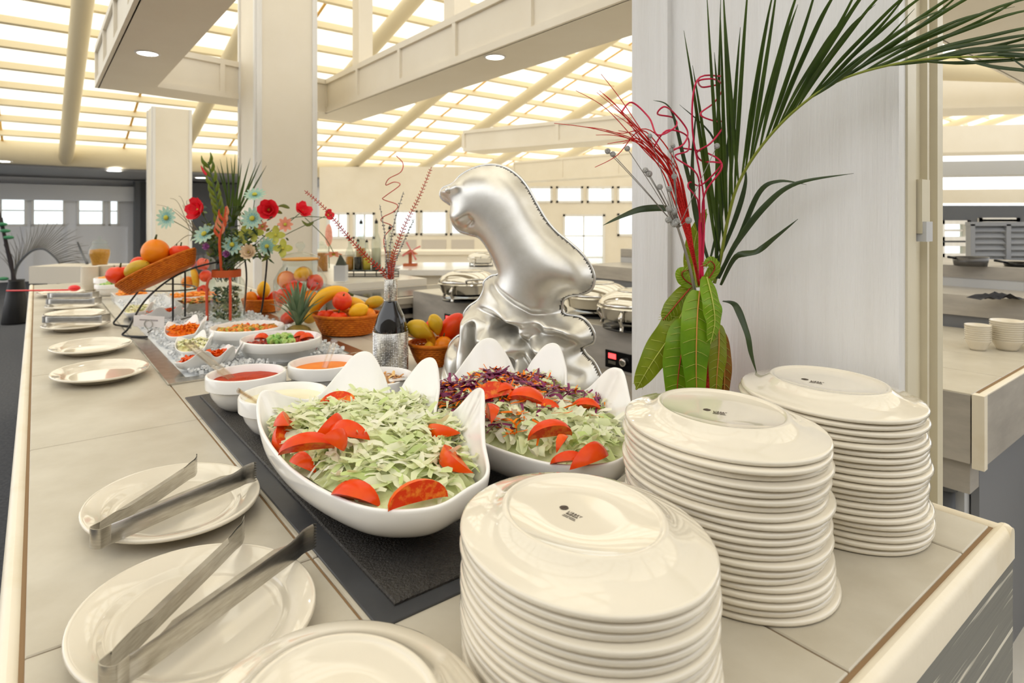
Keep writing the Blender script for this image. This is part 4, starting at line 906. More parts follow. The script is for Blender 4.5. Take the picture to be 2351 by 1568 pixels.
for k, (kd, x, z, lb) in enumerate((('tomato', -.03, .19, 'red tomato high'), ('pepper', .04, .20, 'red pepper high'), ('banana', .0, .12, 'yellow banana upright'), ('mangored', .045, .13, 'red mango halfway up'), ('orange', -.045, .10, 'orange low'), ('tomato', .03, .06, 'red tomato low'))): fruit(kd, pK + Vector((x, -.02, z)), .036 if kd != 'banana' else .028, lb + ' in the tall jar behind the wire stand', 'fruit inside the tall jar', .4 * k, .7 * k)
settle(of_group('fruit inside the tall jar'), [J2], lambda c: Vector((pK.x, pK.y, c.z)), lift=.05, rise=.05)
# ================================================================== BOTTLE WITH JEWELLED SLEEVES
m_bottle = mat('dark_bottle_glass', (20, 17, 16), .06, coat=.6); m_jewel = mat('rhinestones', (216, 212, 206), .16, 1, island=[(236, 234, 230), (176, 172, 168), (250, 250, 248)])
pb2 = on(897, 848); Bt = thing('bottle', 'dark wine bottle dressed in silver rhinestone sleeves', 'bottle', pb2)
BP = [(.001, 0), (.050, 0), (.0525, .004), (.0525, .125), (.051, .14), (.042, .172), (.026, .205), (.019, .22), (.0175, .285), (.012, .288)]
MB().lathe(BP, 40, pb2, cap=False).build('glass_body', m_bottle, Bt)
def jewels(z0, z1, r, n, rows, name):
    g = MB()
    for i in range(rows):
        for k in range(n):
            a_ = 2 * PI * k / n; c = pb2 + Vector((r * math.cos(a_), r * math.sin(a_), z0 + (z1 - z0) * (i + .5) / rows)); e = (z1 - z0) / rows * .46
            rr = Vector((math.cos(a_), math.sin(a_), 0)); s = Vector((-rr.y, rr.x, 0)); g.add([c + s * e, c + UP * e, c - s * e, c - UP * e, c + rr * e * .8], [(0, 1, 4), (1, 2, 4), (2, 3, 4), (3, 0, 4)])
    o = g.build(name, m_jewel, Bt, False); o['kind'] = 'stuff'
    MB().lathe([(r - .0012, z0), (r, z0 + .001), (r, z1 - .001), (r - .0012, z1)], 40, pb2).build('sleeve', m_steel, Bt)
settle(of_group(G3), [bkC, Bt], lambda c: Vector((pC.x, pC.y, c.z)))
jewels(0, .122, .0540, 62, 24, 'rhinestone_grid'); jewels(.212, .288, .0195, 24, 15, 'rhinestone_grid')
g = MB()
for sx in (-1, 1):
    for k in range(14):
        f = k / 13; c = pb2 + Vector((sx * (.0545 - (.0545 - .02) * f ** 1.1), -.004, .122 + .09 * f)); g.ball(c, .0026, 6, 4)
g.build('rhinestone_string', m_jewel, Bt)
m_rspray = mat('red_spray', (196, 40, 24), .5, island=[(214, 60, 24), (170, 26, 24), (228, 84, 30)]); m_sspray = mat('silver_glitter', (176, 172, 166), .35, .7, island=[(200, 196, 190), (130, 126, 120), (232, 230, 226)]); m_rwire = mat('red_wire', (200, 50, 40), .4)
mouth = pb2 + UP * .283
SPN = [0]
def spray(pts, label, m, leaf=.014, n=60, silver=False):
    SPN[0] += 1; an_ = SPN[0] * 2.4; pts = [mouth + Vector((.0075 * math.cos(an_), .0075 * math.sin(an_), -.05)), mouth + Vector((.0080 * math.cos(an_), .0080 * math.sin(an_), .004))] + [p_ + Vector((0, .012 * math.sin(an_), 0)) for p_ in pts[1:]]
    c = catmull(pts, 10); t = thing('glitter_spray' if silver else 'berry_spray', label, 'decoration', mouth); MB().tube(c, [.0022 - .0012 * k / len(c) for k in range(len(c))], 6).build('stem', m, t); g = MB(); R_ = random.Random(len(label))
    for k in range(n):
        f = .12 + .87 * k / n; i = f * (len(c) - 1); p = c[int(i)]; d = (c[min(int(i) + 1, len(c) - 1)] - c[max(int(i) - 1, 0)]).normalized(); s = d.cross(Vector((0, 1, 0))).normalized()
        l = leaf * (1.1 - .6 * f)
        if silver: g.ball(p + Vector((R_.gauss(0, .002), R_.gauss(0, .002), 0)), .0032 * (1.2 - .5 * f), 5, 4)
        else:
            for sg in (-1, 1):
                q = s * sg * .75 + d * .5 + Vector((0, R_.uniform(-.5, .5), 0)); q.normalize(); g.ball(p + q * l * .6, l * .34, 5, 4, (.55, .55, 1.2), rot_to(q))
    o = g.build('glitter' if silver else 'berries', m, t); o['kind'] = 'stuff'
Yb = pb2.y
spray([mouth, at(840, 590, Yb - .02), at(790, 535, Yb - .04), at(745, 480, Yb - .05), at(697, 437, Yb - .05)], 'orange-red berry spray leaning away from the bottle towards the bouquet', m_rspray)
spray([mouth, at(905, 590, Yb - .02), at(930, 520, Yb - .03), at(965, 450, Yb - .03), at(992, 384, Yb - .03)], 'dark red berry spray rising from the bottle beside the dolphin snout', m_rspray)
for k, (pts, lb) in enumerate(((((893, 590), (902, 520), (925, 440)), 'silver glitter spray standing upright in the bottle neck'), (((888, 600), (884, 540), (872, 470)), 'silver glitter spray leaning to the bouquet side of the bottle'), (((905, 610), (925, 560), (952, 502)), 'silver glitter spray leaning towards the dolphin'))): spray([mouth] + [at(x, y, Yb) for x, y in pts], lb, m_sspray, n=80, silver=True)
t = thing('curly_wire', 'curly red decorative wire in the rhinestone bottle', 'decoration', mouth)
MB().tube(catmull([mouth] + [at(x, y, Yb + dy) for x, y, dy in ((885, 580, 0), (882, 545, .02), (900, 520, .02), (876, 508, 0), (880, 498, -.02), (905, 485, -.01), (912, 470, .02), (880, 458, .02), (885, 450, -.02), (918, 425, -.02), (905, 418, .02), (886, 425, .02), (893, 410, -.02), (920, 395, -.02), (925, 375, 0), (910, 358, .01))], 6), .0015, 6).build('wire', m_rwire, t)
# ================================================================== SILVER DOLPHIN
def dolphin():
    psi = math.radians(-21); Y0 = 1.80; px0 = 1215; cs = math.cos(psi)
    e = Vector((cs, math.sin(psi), 0)); nrm = Vector((math.sin(psi), -cs, 0))      # nrm faces the camera
    base = Vector(((px0 - CX) / F * Y0, Y0, 0)); sn = math.sin(psi)
    def uv(px, py):
        k = (px - CX) / F; u = (k * Y0 - base.x) / (cs - k * sn); Y = Y0 + u * sn; return u, CAMZ - (py - HZ) / F * Y
    OUT = [(1012, 445), (1018, 432), (1040, 422), (1060, 402), (1090, 386), (1125, 379), (1160, 385), (1190, 405), (1212, 432), (1232, 468), (1252, 502), (1275, 530), (1305, 555), (1335, 582), (1356, 612), (1364, 642), (1356, 664), (1335, 674), (1308, 678), (1293, 688), (1290, 710), (1300, 722), (1332, 728),
           (1352, 744), (1364, 768), (1362, 786), (1346, 793), (1338, 800), (1346, 814), (1362, 830), (1376, 856), (1384, 880), (1386, 915), (1200, 918), (1030, 915), (1012, 880), (1020, 850), (1030, 815), (1034, 790), (1052, 772), (1068, 766), (1072, 740), (1066, 722), (1078, 704), (1100, 688), (1112, 664), (1112, 648), (1128, 634), (1146, 628), (1138, 604),
           (1122, 572), (1102, 545), (1078, 537), (1056, 530), (1042, 514), (1038, 494), (1042, 476), (1030, 466), (1016, 456)]
    P = catmull([(*uv(x, y), 0) for x, y in OUT], 5, True); P = np.array([(p.x, p.y) for p in P])
    zb = CT + .0005; h = .0034
    u0, u1 = P[:, 0].min() - .01, P[:, 0].max() + .01; z1 = P[:, 1].max() + .01
    U = np.arange(u0, u1, h); Z = np.arange(zb, z1, h); gu, gz = np.meshgrid(U, Z); q = np.stack([gu.ravel(), gz.ravel()], 1)
    a, b = P, np.roll(P, -1, 0); d = np.full(len(q), 9.0); ins = np.zeros(len(q), bool)
    for (ax, az), (bx, bz) in zip(a, b):
        ex, ez = bx - ax, bz - az; L2 = ex * ex + ez * ez + 1e-12; t = np.clip(((q[:, 0] - ax) * ex + (q[:, 1] - az) * ez) / L2, 0, 1)
        dd = np.hypot(q[:, 0] - ax - t * ex, q[:, 1] - az - t * ez); d = np.minimum(d, dd)
        c = ((az > q[:, 1]) != (bz > q[:, 1])) & (q[:, 0] < ax + (q[:, 1] - az) / (bz - az + 1e-12) * ex); ins ^= c
    d = np.where(ins, d, 0)
    def seg(pts):
        pts = [uv(*p) for p in pts]; r = np.full(len(q), 9.0)
        for (ax, az), (bx, bz) in zip(pts[:-1], pts[1:]):
            ex, ez = bx - ax, bz - az; L2 = ex * ex + ez * ez + 1e-12; t = np.clip(((q[:, 0] - ax) * ex + (q[:, 1] - az) * ez) / L2, 0, 1); r = np.minimum(r, np.hypot(q[:, 0] - ax - t * ex, q[:, 1] - az - t * ez))
        return r
    # distance to the floor line does not round the base off
    w = .105; x = np.clip(d / w, 0, 1); prof = np.sqrt(np.clip(1 - (1 - x) ** 2, 0, 1)); lowmask = 1 / (1 + np.exp((q[:, 1] - uv(1200, 712)[1]) / .012))
    H0 = (prof * (.098 + .035 * lowmask)).reshape(gu.shape); ig = ins.reshape(gu.shape)
    for _ in range(90):
        S = H0.copy(); S[1:-1, 1:-1] = (H0[:-2, 1:-1] + H0[2:, 1:-1] + H0[1:-1, :-2] + H0[1:-1, 2:]) / 4; S[0] = (S[1] + H0[0]) / 2
        H0 = np.where(ig, S, 0) * .35 + np.where(ig, H0, 0) * .65
    H = H0.ravel()
    # waves: grooves and ridges on the base, a crease where the body leaves the water
    def groove(pts, depth, sg): return depth * np.exp(-(seg(pts) / sg) ** 2)
    G = groove([(1132, 632), (1165, 664), (1205, 692), (1240, 712), (1292, 716)], .030, .014) * 1.0
    G += groove([(1080, 712), (1120, 700), (1160, 712), (1205, 745), (1250, 790), (1290, 840)], .026, .012)
    G += groove([(1118, 735), (1124, 780), (1128, 830), (1140, 870)], .022, .010) + groove([(1180, 740), (1225, 735), (1260, 742)], .030, .018) + groove([(1245, 760), (1290, 758), (1330, 775)], .030, .016)
    G += groove([(1150, 812), (1175, 800), (1205, 812)], .040, .022) + groove([(1160, 850), (1200, 848)], .030, .018) + groove([(1060, 790), (1085, 800), (1090, 850)], .018, .010) + groove([(1045, 830), (1060, 850), (1062, 880)], .016, .010)
    G += groove([(1300, 790), (1310, 830), (1345, 850)], .016, .014) + groove([(1230, 800), (1262, 850), (1280, 885)], .016, .012)
    R = groove([(1095, 690), (1135, 680), (1175, 698), (1230, 726)], .022, .020) + groove([(1100, 730), (1100, 790), (1112, 840)], .028, .022) + groove([(1210, 720), (1262, 770), (1300, 810), (1320, 850)], .024, .024) + groove([(1150, 760), (1200, 790), (1232, 840)], .026, .020) + groove([(1270, 735), (1320, 742), (1348, 768)], .024, .020)
    bodyG = groove([(1060, 535), (1085, 520), (1103, 508)], .020, .012) * 1.0 + groove([(1020, 447), (1038, 455), (1054, 470)], .018, .0055)
    bodyG += groove([(1046, 432), (1050, 428)], .010, .007) * 0
    R2 = groove([(1016, 441), (1040, 436), (1075, 430)], .022, .016) + groove([(1056, 492), (1075, 508)], .020, .030) + groove([(1030, 462), (1050, 472)], .010, .010)
    H = H - (G * 1.9 * lowmask + bodyG * 1.5) * prof + (R * 1.5 * lowmask + R2) * prof
    # the crease between body and water works on both sides of the mask
    H -= groove([(1132, 632), (1165, 664), (1205, 692), (1240, 712), (1292, 716)], .018, .010) * prof * (1 - lowmask)
    H = np.where(ins, np.maximum(H, .0015), 0).reshape(gu.shape); insg = ins.reshape(gu.shape)
    for _ in range(2):
        S = H.copy(); S[1:-1, 1:-1] = (H[1:-1, 1:-1] * 2 + H[:-2, 1:-1] + H[2:, 1:-1] + H[1:-1, :-2] + H[1:-1, 2:]) / 6; H = np.where(insg, S, 0)
    m_silver = mat('silver_paint', (236, 234, 229), .36, .82, c2=(222, 219, 211), nscale=14, bump=.04, bscale=80)
    root = thing('dolphin_sculpture', 'silver leaping dolphin sculpture on a wave base', 'sculpture', Vector((base.x, base.y, CT)))
    nz, nu = gu.shape; core = insg.copy(); vid = {}
    for side, nm in ((1, 'mould_half'), (-1, 'mould_half')):
        g = MB(); vid = -np.ones((nz, nu), int); need = np.zeros((nz, nu), bool)
        cell = insg[:-1, :-1] & insg[1:, :-1] & insg[:-1, 1:] & insg[1:, 1:]
        for (i, j) in np.argwhere(cell): need[i, j] = need[i + 1, j] = need[i, j + 1] = need[i + 1, j + 1] = True
        idx = np.argwhere(need)
        for k, (i, j) in enumerate(idx):
            vid[i, j] = k; g.v.append(base + e * float(gu[i, j]) + nrm * (side * float(H[i, j])) + UP * float(gz[i, j]))
        for (i, j) in np.argwhere(cell):
            f = (int(vid[i, j]), int(vid[i, j + 1]), int(vid[i + 1, j + 1]), int(vid[i + 1, j])); g.f.append(f if side > 0 else f[::-1])
        g.build(nm, m_silver, root)
    # bright seam where the two halves of the mould meet
    pts = [base + e * float(p[0]) + UP * max(float(p[1]), CT + .006) for p in P]; lo_ = [i for i in range(len(P)) if P[i, 1] < CT + .012]
    k0 = max(lo_) if lo_ else 0; run = pts[k0 + 1:] + pts[:min(lo_) if lo_ else 0]
    MB().tube(run, .0055, 8).build('seam_ridge', mat('bright_seam', (232, 232, 230), .22, .8), root)
    for s_ in (1, -1):
        u_, z_ = uv(1056, 439); hh_ = float(H[int((z_ - zb) / h), int((u_ - u0) / h)]); MB().ball(base + e * u_ + UP * z_ + nrm * s_ * (hh_ - .002), .0115, 12, 8, (1, 1, 1)).build('eye', m_silver, root)
dolphin()
# ================================================================== LEAFY VASE BY THE COLUMN
def leaf_grid(pts, ws, nrm, fold=.12, wave=0, nf=3, across=5):
    pts = [Vector(p) for p in pts]; N = len(pts); rows = []
    for i, p in enumerate(pts):
        d = (pts[min(i + 1, N - 1)] - pts[max(i - 1, 0)]).normalized(); nn = Vector(nrm) if not isinstance(nrm, list) else nrm[i]; sd = d.cross(nn)
        sd = sd.normalized() if sd.length > 1e-5 else d.orthogonal(); n2 = sd.cross(d); row = []
        for k in range(across):
            x = k / (across - 1) * 2 - 1; row.append(p + sd * x * ws[i] / 2 + n2 * (-fold * abs(x) * ws[i] + wave * ws[i] * abs(x) * math.sin(i / (N - 1) * nf * 2 * PI + x)))
        rows.append(row)
    return MB().grid(rows)
def vein_mat(name, c, c2, nscale=7):
    return thin(name, c, .30, .3, c2=c2, nscale=nscale)
m_gleaf = vein_mat('mango_leaf', (98, 146, 20), (150, 182, 44)); m_gleaf2 = vein_mat('mango_leaf_yellow', (150, 160, 40), (120, 142, 30)); m_brleaf = vein_mat('brown_leaf', (134, 84, 28), (160, 112, 40))
m_rib = mat('orange_midrib', (206, 140, 70), .5); m_ribr = mat('red_midrib', (170, 52, 30), .5); m_ribp = mat('pale_midrib', (176, 184, 84), .5)
m_palm = thin('palm_leaflet', (78, 100, 34), .25, .3, c2=(48, 66, 26), nscale=5); m_rachis = mat('palm_rachis', (128, 138, 44), .4)
m_grassd = thin('dark_blade', (64, 80, 44), .2, .35, c2=(46, 60, 36), nscale=6)
YV = 1.27; pv = on(1600, 505 + F * .475 / YV); pv.z = CT
m_redbead = mat('red_sequins', (196, 16, 24), .22, .4, c2=(236, 60, 50), nscale=300, bump=.8, bscale=400)
V = thing('vase', 'slim red sequinned vase wrapped in green leaves by the column', 'vase', pv)
MB().lathe([(.001, .001), (.048, .001), (.05, .006), (.046, .05), (.042, .16), (.030, .24), (.020, .29), (.022, .32), (.019, .322), (.016, .29)], 32, pv).build('body', m_redbead, V)
LW = thing('leaf_wrap', 'bundle of hanging green mango leaves tied round the red vase', 'leaves', pv + UP * .02)
def mleaf(ctrl, wmax, m, rib, dY=(0, 0, 0), nrm=(0, -1, .15), wave=.05, tip=.35):
    n = len(ctrl); c = catmull([at(x, y, YV + d) for (x, y), d in zip(ctrl, dY)], 8); N = len(c)
    ws = [max(wmax * (math.sin(PI * (min(.999, (i / (N - 1)) * .93 + .05)) ** (.75 if tip else 1))) ** .75 * (1 if i < N - 2 else .45), .001) for i in range(N)]
    o = leaf_grid(c, ws, nrm, .10, wave, 3, 7).build('leaf', m, LW)
    MB().tube([p + Vector(nrm).normalized() * .0015 for p in c], [.0016 - .001 * i / N for i in range(N)], 6).build('midrib', rib, o)
    g = MB()
    for i in range(3, N - 3, 2):  # raised pale side veins
        p = c[i]; d = (c[i + 1] - c[i - 1]).normalized(); sd = d.cross(Vector(nrm)).normalized(); n2 = sd.cross(d)
        for s_ in (-1, 1): g.tube([p + n2 * .0008, p + sd * s_ * ws[i] * .22 + d * .004 + n2 * (.0008 - .05 * ws[i] * .44), p + sd * s_ * ws[i] * .42 + d * .010 + n2 * (.0008 - .10 * ws[i] * .84)], .0005, 4)
    g.build('side_veins', m_ribp, o)
mleaf([(1578, 690), (1545, 760), (1495, 835), (1460, 895)], .062, m_gleaf2, m_ribp, (-.02, -.05, -.06, -.06), wave=.08)
mleaf([(1590, 655), (1560, 690), (1535, 720), (1522, 735)], .040, m_gleaf2, m_ribr, (-.01, -.03, -.04, -.04))
mleaf([(1578, 735), (1568, 790), (1556, 870), (1552, 965)], .068, m_gleaf, m_ribr, (-.05, -.07, -.08, -.08))
mleaf([(1606, 668), (1600, 740), (1598, 850), (1602, 975)], .060, m_gleaf, m_rib, (-.06, -.09, -.10, -.10))
mleaf([(1622, 636), (1635, 690), (1640, 740), (1630, 790)], .042, m_gleaf, m_ribp, (-.05, -.09, -.10, -.10), (.25, -1, .1))
mleaf([(1650, 745), (1650, 800), (1645, 870), (1640, 965)], .036, m_gleaf2, m_rib, (-.04, -.06, -.07, -.07))
mleaf([(1655, 760), (1662, 820), (1662, 890), (1655, 965)], .034, m_brleaf, m_rib, (-.02, -.03, -.04, -.04))
mleaf([(1600, 660), (1592, 600), (1598, 540), (1622, 480)], .040, m_gleaf2, m_ribp, (0, .01, .01, .01))
mleaf([(1618, 650), (1640, 618), (1632, 600), (1615, 612)], .026, m_gleaf, m_ribr, (-.03, -.04, -.05, -.05))
mleaf([(1590, 655), (1570, 640), (1566, 625), (1585, 618)], .028, m_gleaf, m_ribr, (-.02, -.03, -.04, -.04))
nk = pv + UP * .30
# palm frond
PF = thing('palm_frond', 'large arching green palm frond in the vase by the column', 'palm frond', nk)
RC = [(1640, 650, 1.26), (1655, 590, 1.25), (1672, 500, 1.23), (1696, 420, 1.20), (1745, 340, 1.16), (1820, 258, 1.11), (1920, 188, 1.05), (2050, 148, .98), (2180, 132, .93), (2330, 132, .90)]
rc = catmull([at(*p) for p in RC], 10); N = len(rc); MB().tube(rc, [.0040 - .0028 * i / N for i in range(N)], 8).build('rachis', m_rachis, PF)
def leaflet(i, tgt, w, bend=.0):
    """leaflet from rachis sample i to a target point"""
    p = rc[i]; q = Vector(tgt); mid = (p + q) / 2 + Vector((0, 0, bend)); c = catmull([p, p.lerp(mid, .5) + Vector((0, 0, bend * .3)), mid, q.lerp(mid, .5) + Vector((0, 0, bend * .5)), q], 5); n = len(c)
    ws = [w * max(.08, min(1, k / 4 * .5 + .3) * (1 - (k / (n - 1)) ** 3)) for k in range(n)]; leaf_grid(c, ws, (.15, -1, .3), .22, 0, 1, 3).build('leaflet', m_palm, PF)
# (rachis fraction, tip pixel, tip depth)
LFT = [(.04, 1655, -20, 1.22), (.08, 1570, 70, 1.20), (.12, 1590, 150, 1.20), (.16, 1622, -30, 1.18), (.20, 1640, 120, 1.20), (.24, 1700, 62, 1.21), (.22, 1655, 45, 1.19), (.28, 1660, -40, 1.17), (.31, 1720, -60, 1.15), (.34, 1665, 30, 1.19), (.36, 1780, -40, 1.14), (.38, 1765, 45, 1.16), (.40, 1790, -70, 1.12), (.42, 1850, -70, 1.12), (.45, 1832, 10, 1.14), (.47, 1890, -80, 1.08),
       (.49, 1945, -60, 1.06), (.51, 1925, -30, 1.07), (.53, 1990, -70, 1.04), (.55, 2040, -80, 1.0), (.57, 2075, -60, 1.0), (.59, 2110, -50, .98), (.61, 2150, -60, .96), (.63, 2190, -50, .95), (.65, 2250, -55, .93), (.67, 2300, -60, .92), (.69, 2360, -60, .90), (.71, 2400, -40, .90), (.73, 2440, -20, .88), (.75, 2460, 10, .88), (.77, 2480, 40, .87), (.79, 2500, 60, .87), (.81, 2500, 85, .86), (.83, 2510, 105, .86), (.85, 2510, 122, .86), (.87, 2510, 140, .86), (.90, 2520, 158, .86), (.93, 2530, 172, .86), (.96, 2520, 190, .86), (.99, 2520, 205, .86),
       (.52, 1960, 20, 1.0), (.56, 2010, 10, .97), (.60, 2100, 20, .94), (.64, 2200, 10, .91), (.68, 2330, 15, .89)]
for k, (f, x, y, Y) in enumerate(LFT): leaflet(int(f * (N - 1)), at(x, y, Y), .0098 if k < 20 else .0072, .015 if k % 3 else -.01)
# long dark blades and drooping strips
DB = thing('blade_spray', 'spray of long dark strap leaves in the vase by the column', 'leaves', nk)
def blade(pts, w, dY=0):
    c = catmull([at(x, y, YV + d) for x, y, d in pts], 7); n = len(c); leaf_grid(c, [w * max(.06, min(1, .35 + k / n * 2) * (1 - (k / (n - 1)) ** 2.5)) for k in range(n)], (.1, -1, .4), .2, .10, 2, 3).build('blade', m_grassd, DB)
for pts, w in ((((1650, 640, -.02), (1690, 560, -.05), (1760, 470, -.08), (1830, 420, -.12), (1960, 398, -.16)), .014), (((1645, 640, -.02), (1700, 540, -.04), (1745, 440, -.06), (1790, 415, -.09), (1852, 424, -.12)), .012), (((1655, 655, -.02), (1690, 590, -.06), (1740, 575, -.1), (1780, 545, -.13), (1832, 503, -.16)), .014),
               (((1660, 690, -.03), (1690, 700, -.07), (1715, 760, -.1), (1725, 810, -.11), (1738, 858, -.11)), .016), (((1640, 620, -.02), (1690, 500, -.03), (1712, 420, -.03), (1710, 380, -.03)), .012), (((1640, 640, -.02), (1600, 500, -.03), (1590, 380, -.04), (1600, 240, -.05)), .012), (((1640, 640, -.01), (1655, 500, -.03), (1670, 350, -.05), (1685, 220, -.06)), .012),
               (((1560, 520, -.03), (1540, 480, -.04), (1480, 478, -.06), (1430, 495, -.08), (1385, 517, -.1)), .016), (((1625, 600, -.02), (1600, 480, -.03), (1570, 360, -.04), (1540, 250, -.04), (1500, 230, -.05)), .010), (((1630, 600, -.02), (1660, 450, -.02), (1640, 320, -.03), (1560, 240, -.05)), .010)): blade(pts, w)
# red glitter twigs, magenta curls, silver twigs with beads
m_redg = mat('red_glitter', (196, 14, 22), .25, .5, c2=(240, 60, 50), nscale=400, bump=.8, bscale=500); m_mag = mat('magenta_wire', (204, 20, 70), .35)
RT = thing('glitter_twig', 'bundle of red glitter twigs in the vase by the column', 'decoration', nk); R_ = random.Random(3)
for k, (x, y) in enumerate(((1322, 208), (1380, 170), (1370, 212), (1376, 208), (1384, 215), (1400, 240), (1272, 283), (1330, 290), (1368, 310), (1420, 300), (1366, 384), (1392, 300), (1410, 262), (1430, 330), (1395, 330), (1440, 280))):
    e1 = R_.gauss(0, 8); e2 = R_.gauss(0, 7); pts = [at(1606, 655, YV), at(1585 + e1 * .3, 560, YV - .03), at(1560 + e1, 460 + e2, YV - .05), at(1535 + e1 * 1.4, 390 + e2 * 1.6, YV - .06), at(1480 + e1 * 1.5, 330 + e2 * 2, YV - .07), at(x * .55 + 1480 * .45, y * .6 + 330 * .4 - 6, YV - .08), at(x, y, YV - .09 + R_.gauss(0, .02))]
    c = catmull(pts, 6); MB().tube(c, [.0024 - .0019 * (i / len(c)) for i in range(len(c))], 6).build('twig', m_redg, RT)
MC = thing('curly_wire', 'curly magenta wires in the vase by the column', 'decoration', nk)
for pts in (((1606, 640), (1604, 480), (1596, 450), (1580, 430), (1585, 418), (1610, 425), (1655, 380), (1640, 372), (1612, 370), (1600, 350), (1630, 330), (1655, 300), (1660, 280), (1640, 278), (1608, 262), (1640, 235), (1660, 200), (1640, 182), (1605, 185), (1612, 200), (1645, 195)), ((1614, 640), (1612, 500), (1620, 440), (1658, 382), (1625, 352), (1560, 340), (1540, 348), (1570, 330), (1578, 300), (1548, 260), (1525, 245), (1510, 262), (1545, 270), (1552, 290), (1510, 310), (1490, 270), (1450, 235), (1425, 260)),
            ((1610, 640), (1606, 470), (1600, 400), (1550, 360), (1580, 345), (1575, 310), (1530, 300), (1500, 340)), ((1612, 640), (1616, 460), (1590, 300), (1600, 185), (1655, 175))): MB().tube(catmull([at(x, y, YV - .05 + .025 * math.sin(i * 1.7)) for i, (x, y) in enumerate(pts)], 6), .0018, 6).build('wire', m_mag, MC)
ST = thing('beaded_twig', 'bundle of silver twigs with glitter beads in the vase by the column', 'decoration', nk)
m_bead = mat('glitter_bead', (206, 206, 204), .3, .6, c2=(150, 150, 148), nscale=500, bump=1, bscale=600); MB().tube(catmull([at(1596, 670, YV - .04), at(1580, 600, YV - .05), at(1562, 540, YV - .06), at(1545, 490, YV - .07)], 6), [.0035 - .0015 * i / 18 for i in range(19)], 8).build('twig', m_sspray, ST)
for k, (x, y, r) in enumerate(((1395, 347, 6), (1407, 354, 6), (1440, 341, 6), (1482, 391, 6), (1490, 399, 7), (1515, 429, 6), (1536, 434, 6), (1536, 480, 7), (1548, 485, 7), (1535, 505, 7), (1548, 513, 8), (1553, 508, 7), (1581, 506, 7), (1545, 335, 5), (1646, 335, 6), (1540, 345, 5), (1492, 312, 5), (1548, 405, 6))):
    q = at(x, y, YV - .08); MB().ball(q, r / F * (YV - .08) * 1.15, 10, 8).build('bead', m_bead, ST); MB().tube(catmull([at(1556, 525, YV - .06), at((x + 1550) / 2 + 4, (y + 520) / 2, YV - .075), q], 5), .0008, 5).build('thread', m_sspray, ST)
# ================================================================== BOUQUET JAR
pQ = on(520, 742); pQ.z = CT + .002; QJ = jar('bouquet_jar', pQ, [(.060, .002), (.078, .01), (.080, .04), (.080, .17), (.074, .195), (.056, .215), (.054, .245)], 'glass jar with orange collar holding the mixed bouquet')
m_coll = mat('orange_collar', (206, 92, 40), .5); N = 80; MB().grid([[pQ + Vector(((.060 + .002 * math.cos(k * PI)) * math.cos(2 * PI * k / N), (.060 + .002 * math.cos(k * PI)) * math.sin(2 * PI * k / N), z)) for k in range(N)] for z in (.212, .215, .242, .245)], cu=True).build('collar', m_coll, QJ)
for x0 in (-.058, .046): MB().tube(catmull([pQ + Vector((x0 * .8, -.045, .212)), pQ + Vector((x0, -.062, .18)), pQ + Vector((x0, -.062, .02))], 6), .006, 6).build('ribbon', mat('coral_ribbon', (214, 86, 56), .5), QJ)
g = MB(); R_ = random.Random(8)
for k in range(260):
    t_, r_, z = R_.uniform(0, 2 * PI), .056 * math.sqrt(R_.random()), R_.uniform(.022, .165); d = Vector((R_.uniform(-1, 1), R_.uniform(-1, 1), R_.uniform(-.5, 1))).normalized() * .012; p = pQ + Vector((r_ * math.cos(t_), r_ * math.sin(t_), z)); g.ribbon([p - d, p, p + d], [.003, .012, .002], (R_.uniform(-1, 1), -1, .2), .2)
m_moss = mat('mossy_filling', (70, 92, 56), .6, island=[(60, 90, 54), (44, 62, 40), (196, 186, 140), (86, 110, 70), (150, 150, 110)]); tag(g.build('moss_filling', m_moss), 'dried moss and leaves packed inside the bouquet jar', 'moss', kind='stuff')
qm = pQ + UP * .24; YQ = pQ.y
m_stemg = mat('green_stem', (74, 96, 44), .5); m_cen = mat('flower_centre', (196, 190, 60), .6)
def pm(name, c, c2): return thin('petal_' + name, c, .25, .45, c2=c2, nscale=25)
PMAT = {'red': pm('red', (236, 26, 52), (244, 60, 70)), 'cyan': pm('cyan', (110, 190, 196), (214, 228, 190)), 'coral': pm('coral', (246, 156, 130), (250, 180, 150)), 'purple': pm('purple', (164, 96, 160), (190, 130, 180)), 'cream': pm('cream', (240, 220, 190), (232, 206, 170)), 'lime': pm('lime', (206, 206, 96), (186, 190, 80))}
def petal_mesh(kind, r):
    key = ('pm', kind, round(r, 3))
    if key in FR: return FR[key]
    n = 6; rows = []
    for i in range(n + 1):
        f = i / n; w = r * {'cyan': .34, 'coral': .5, 'red': .95, 'purple': .6, 'cream': .55, 'lime': .7}[kind] * (math.sin(PI * min(.93, f * .9 + .06)) ** .7); cup = {'red': .55, 'purple': .9, 'cream': .5}.get(kind, .12)
        rows.append([Vector((r * f * (1 - cup * .35 * f), w * x, r * cup * f * f + .18 * w * x * x)) for x in (-.5, -.2, .2, .5)])
    b = MB().grid(rows); me = bpy.data.meshes.new('petal'); me.from_pydata(b.v, [], b.f); me.shade_smooth(); me.materials.append(PMAT[kind]); FR[key] = me; return me
FLN = [0]
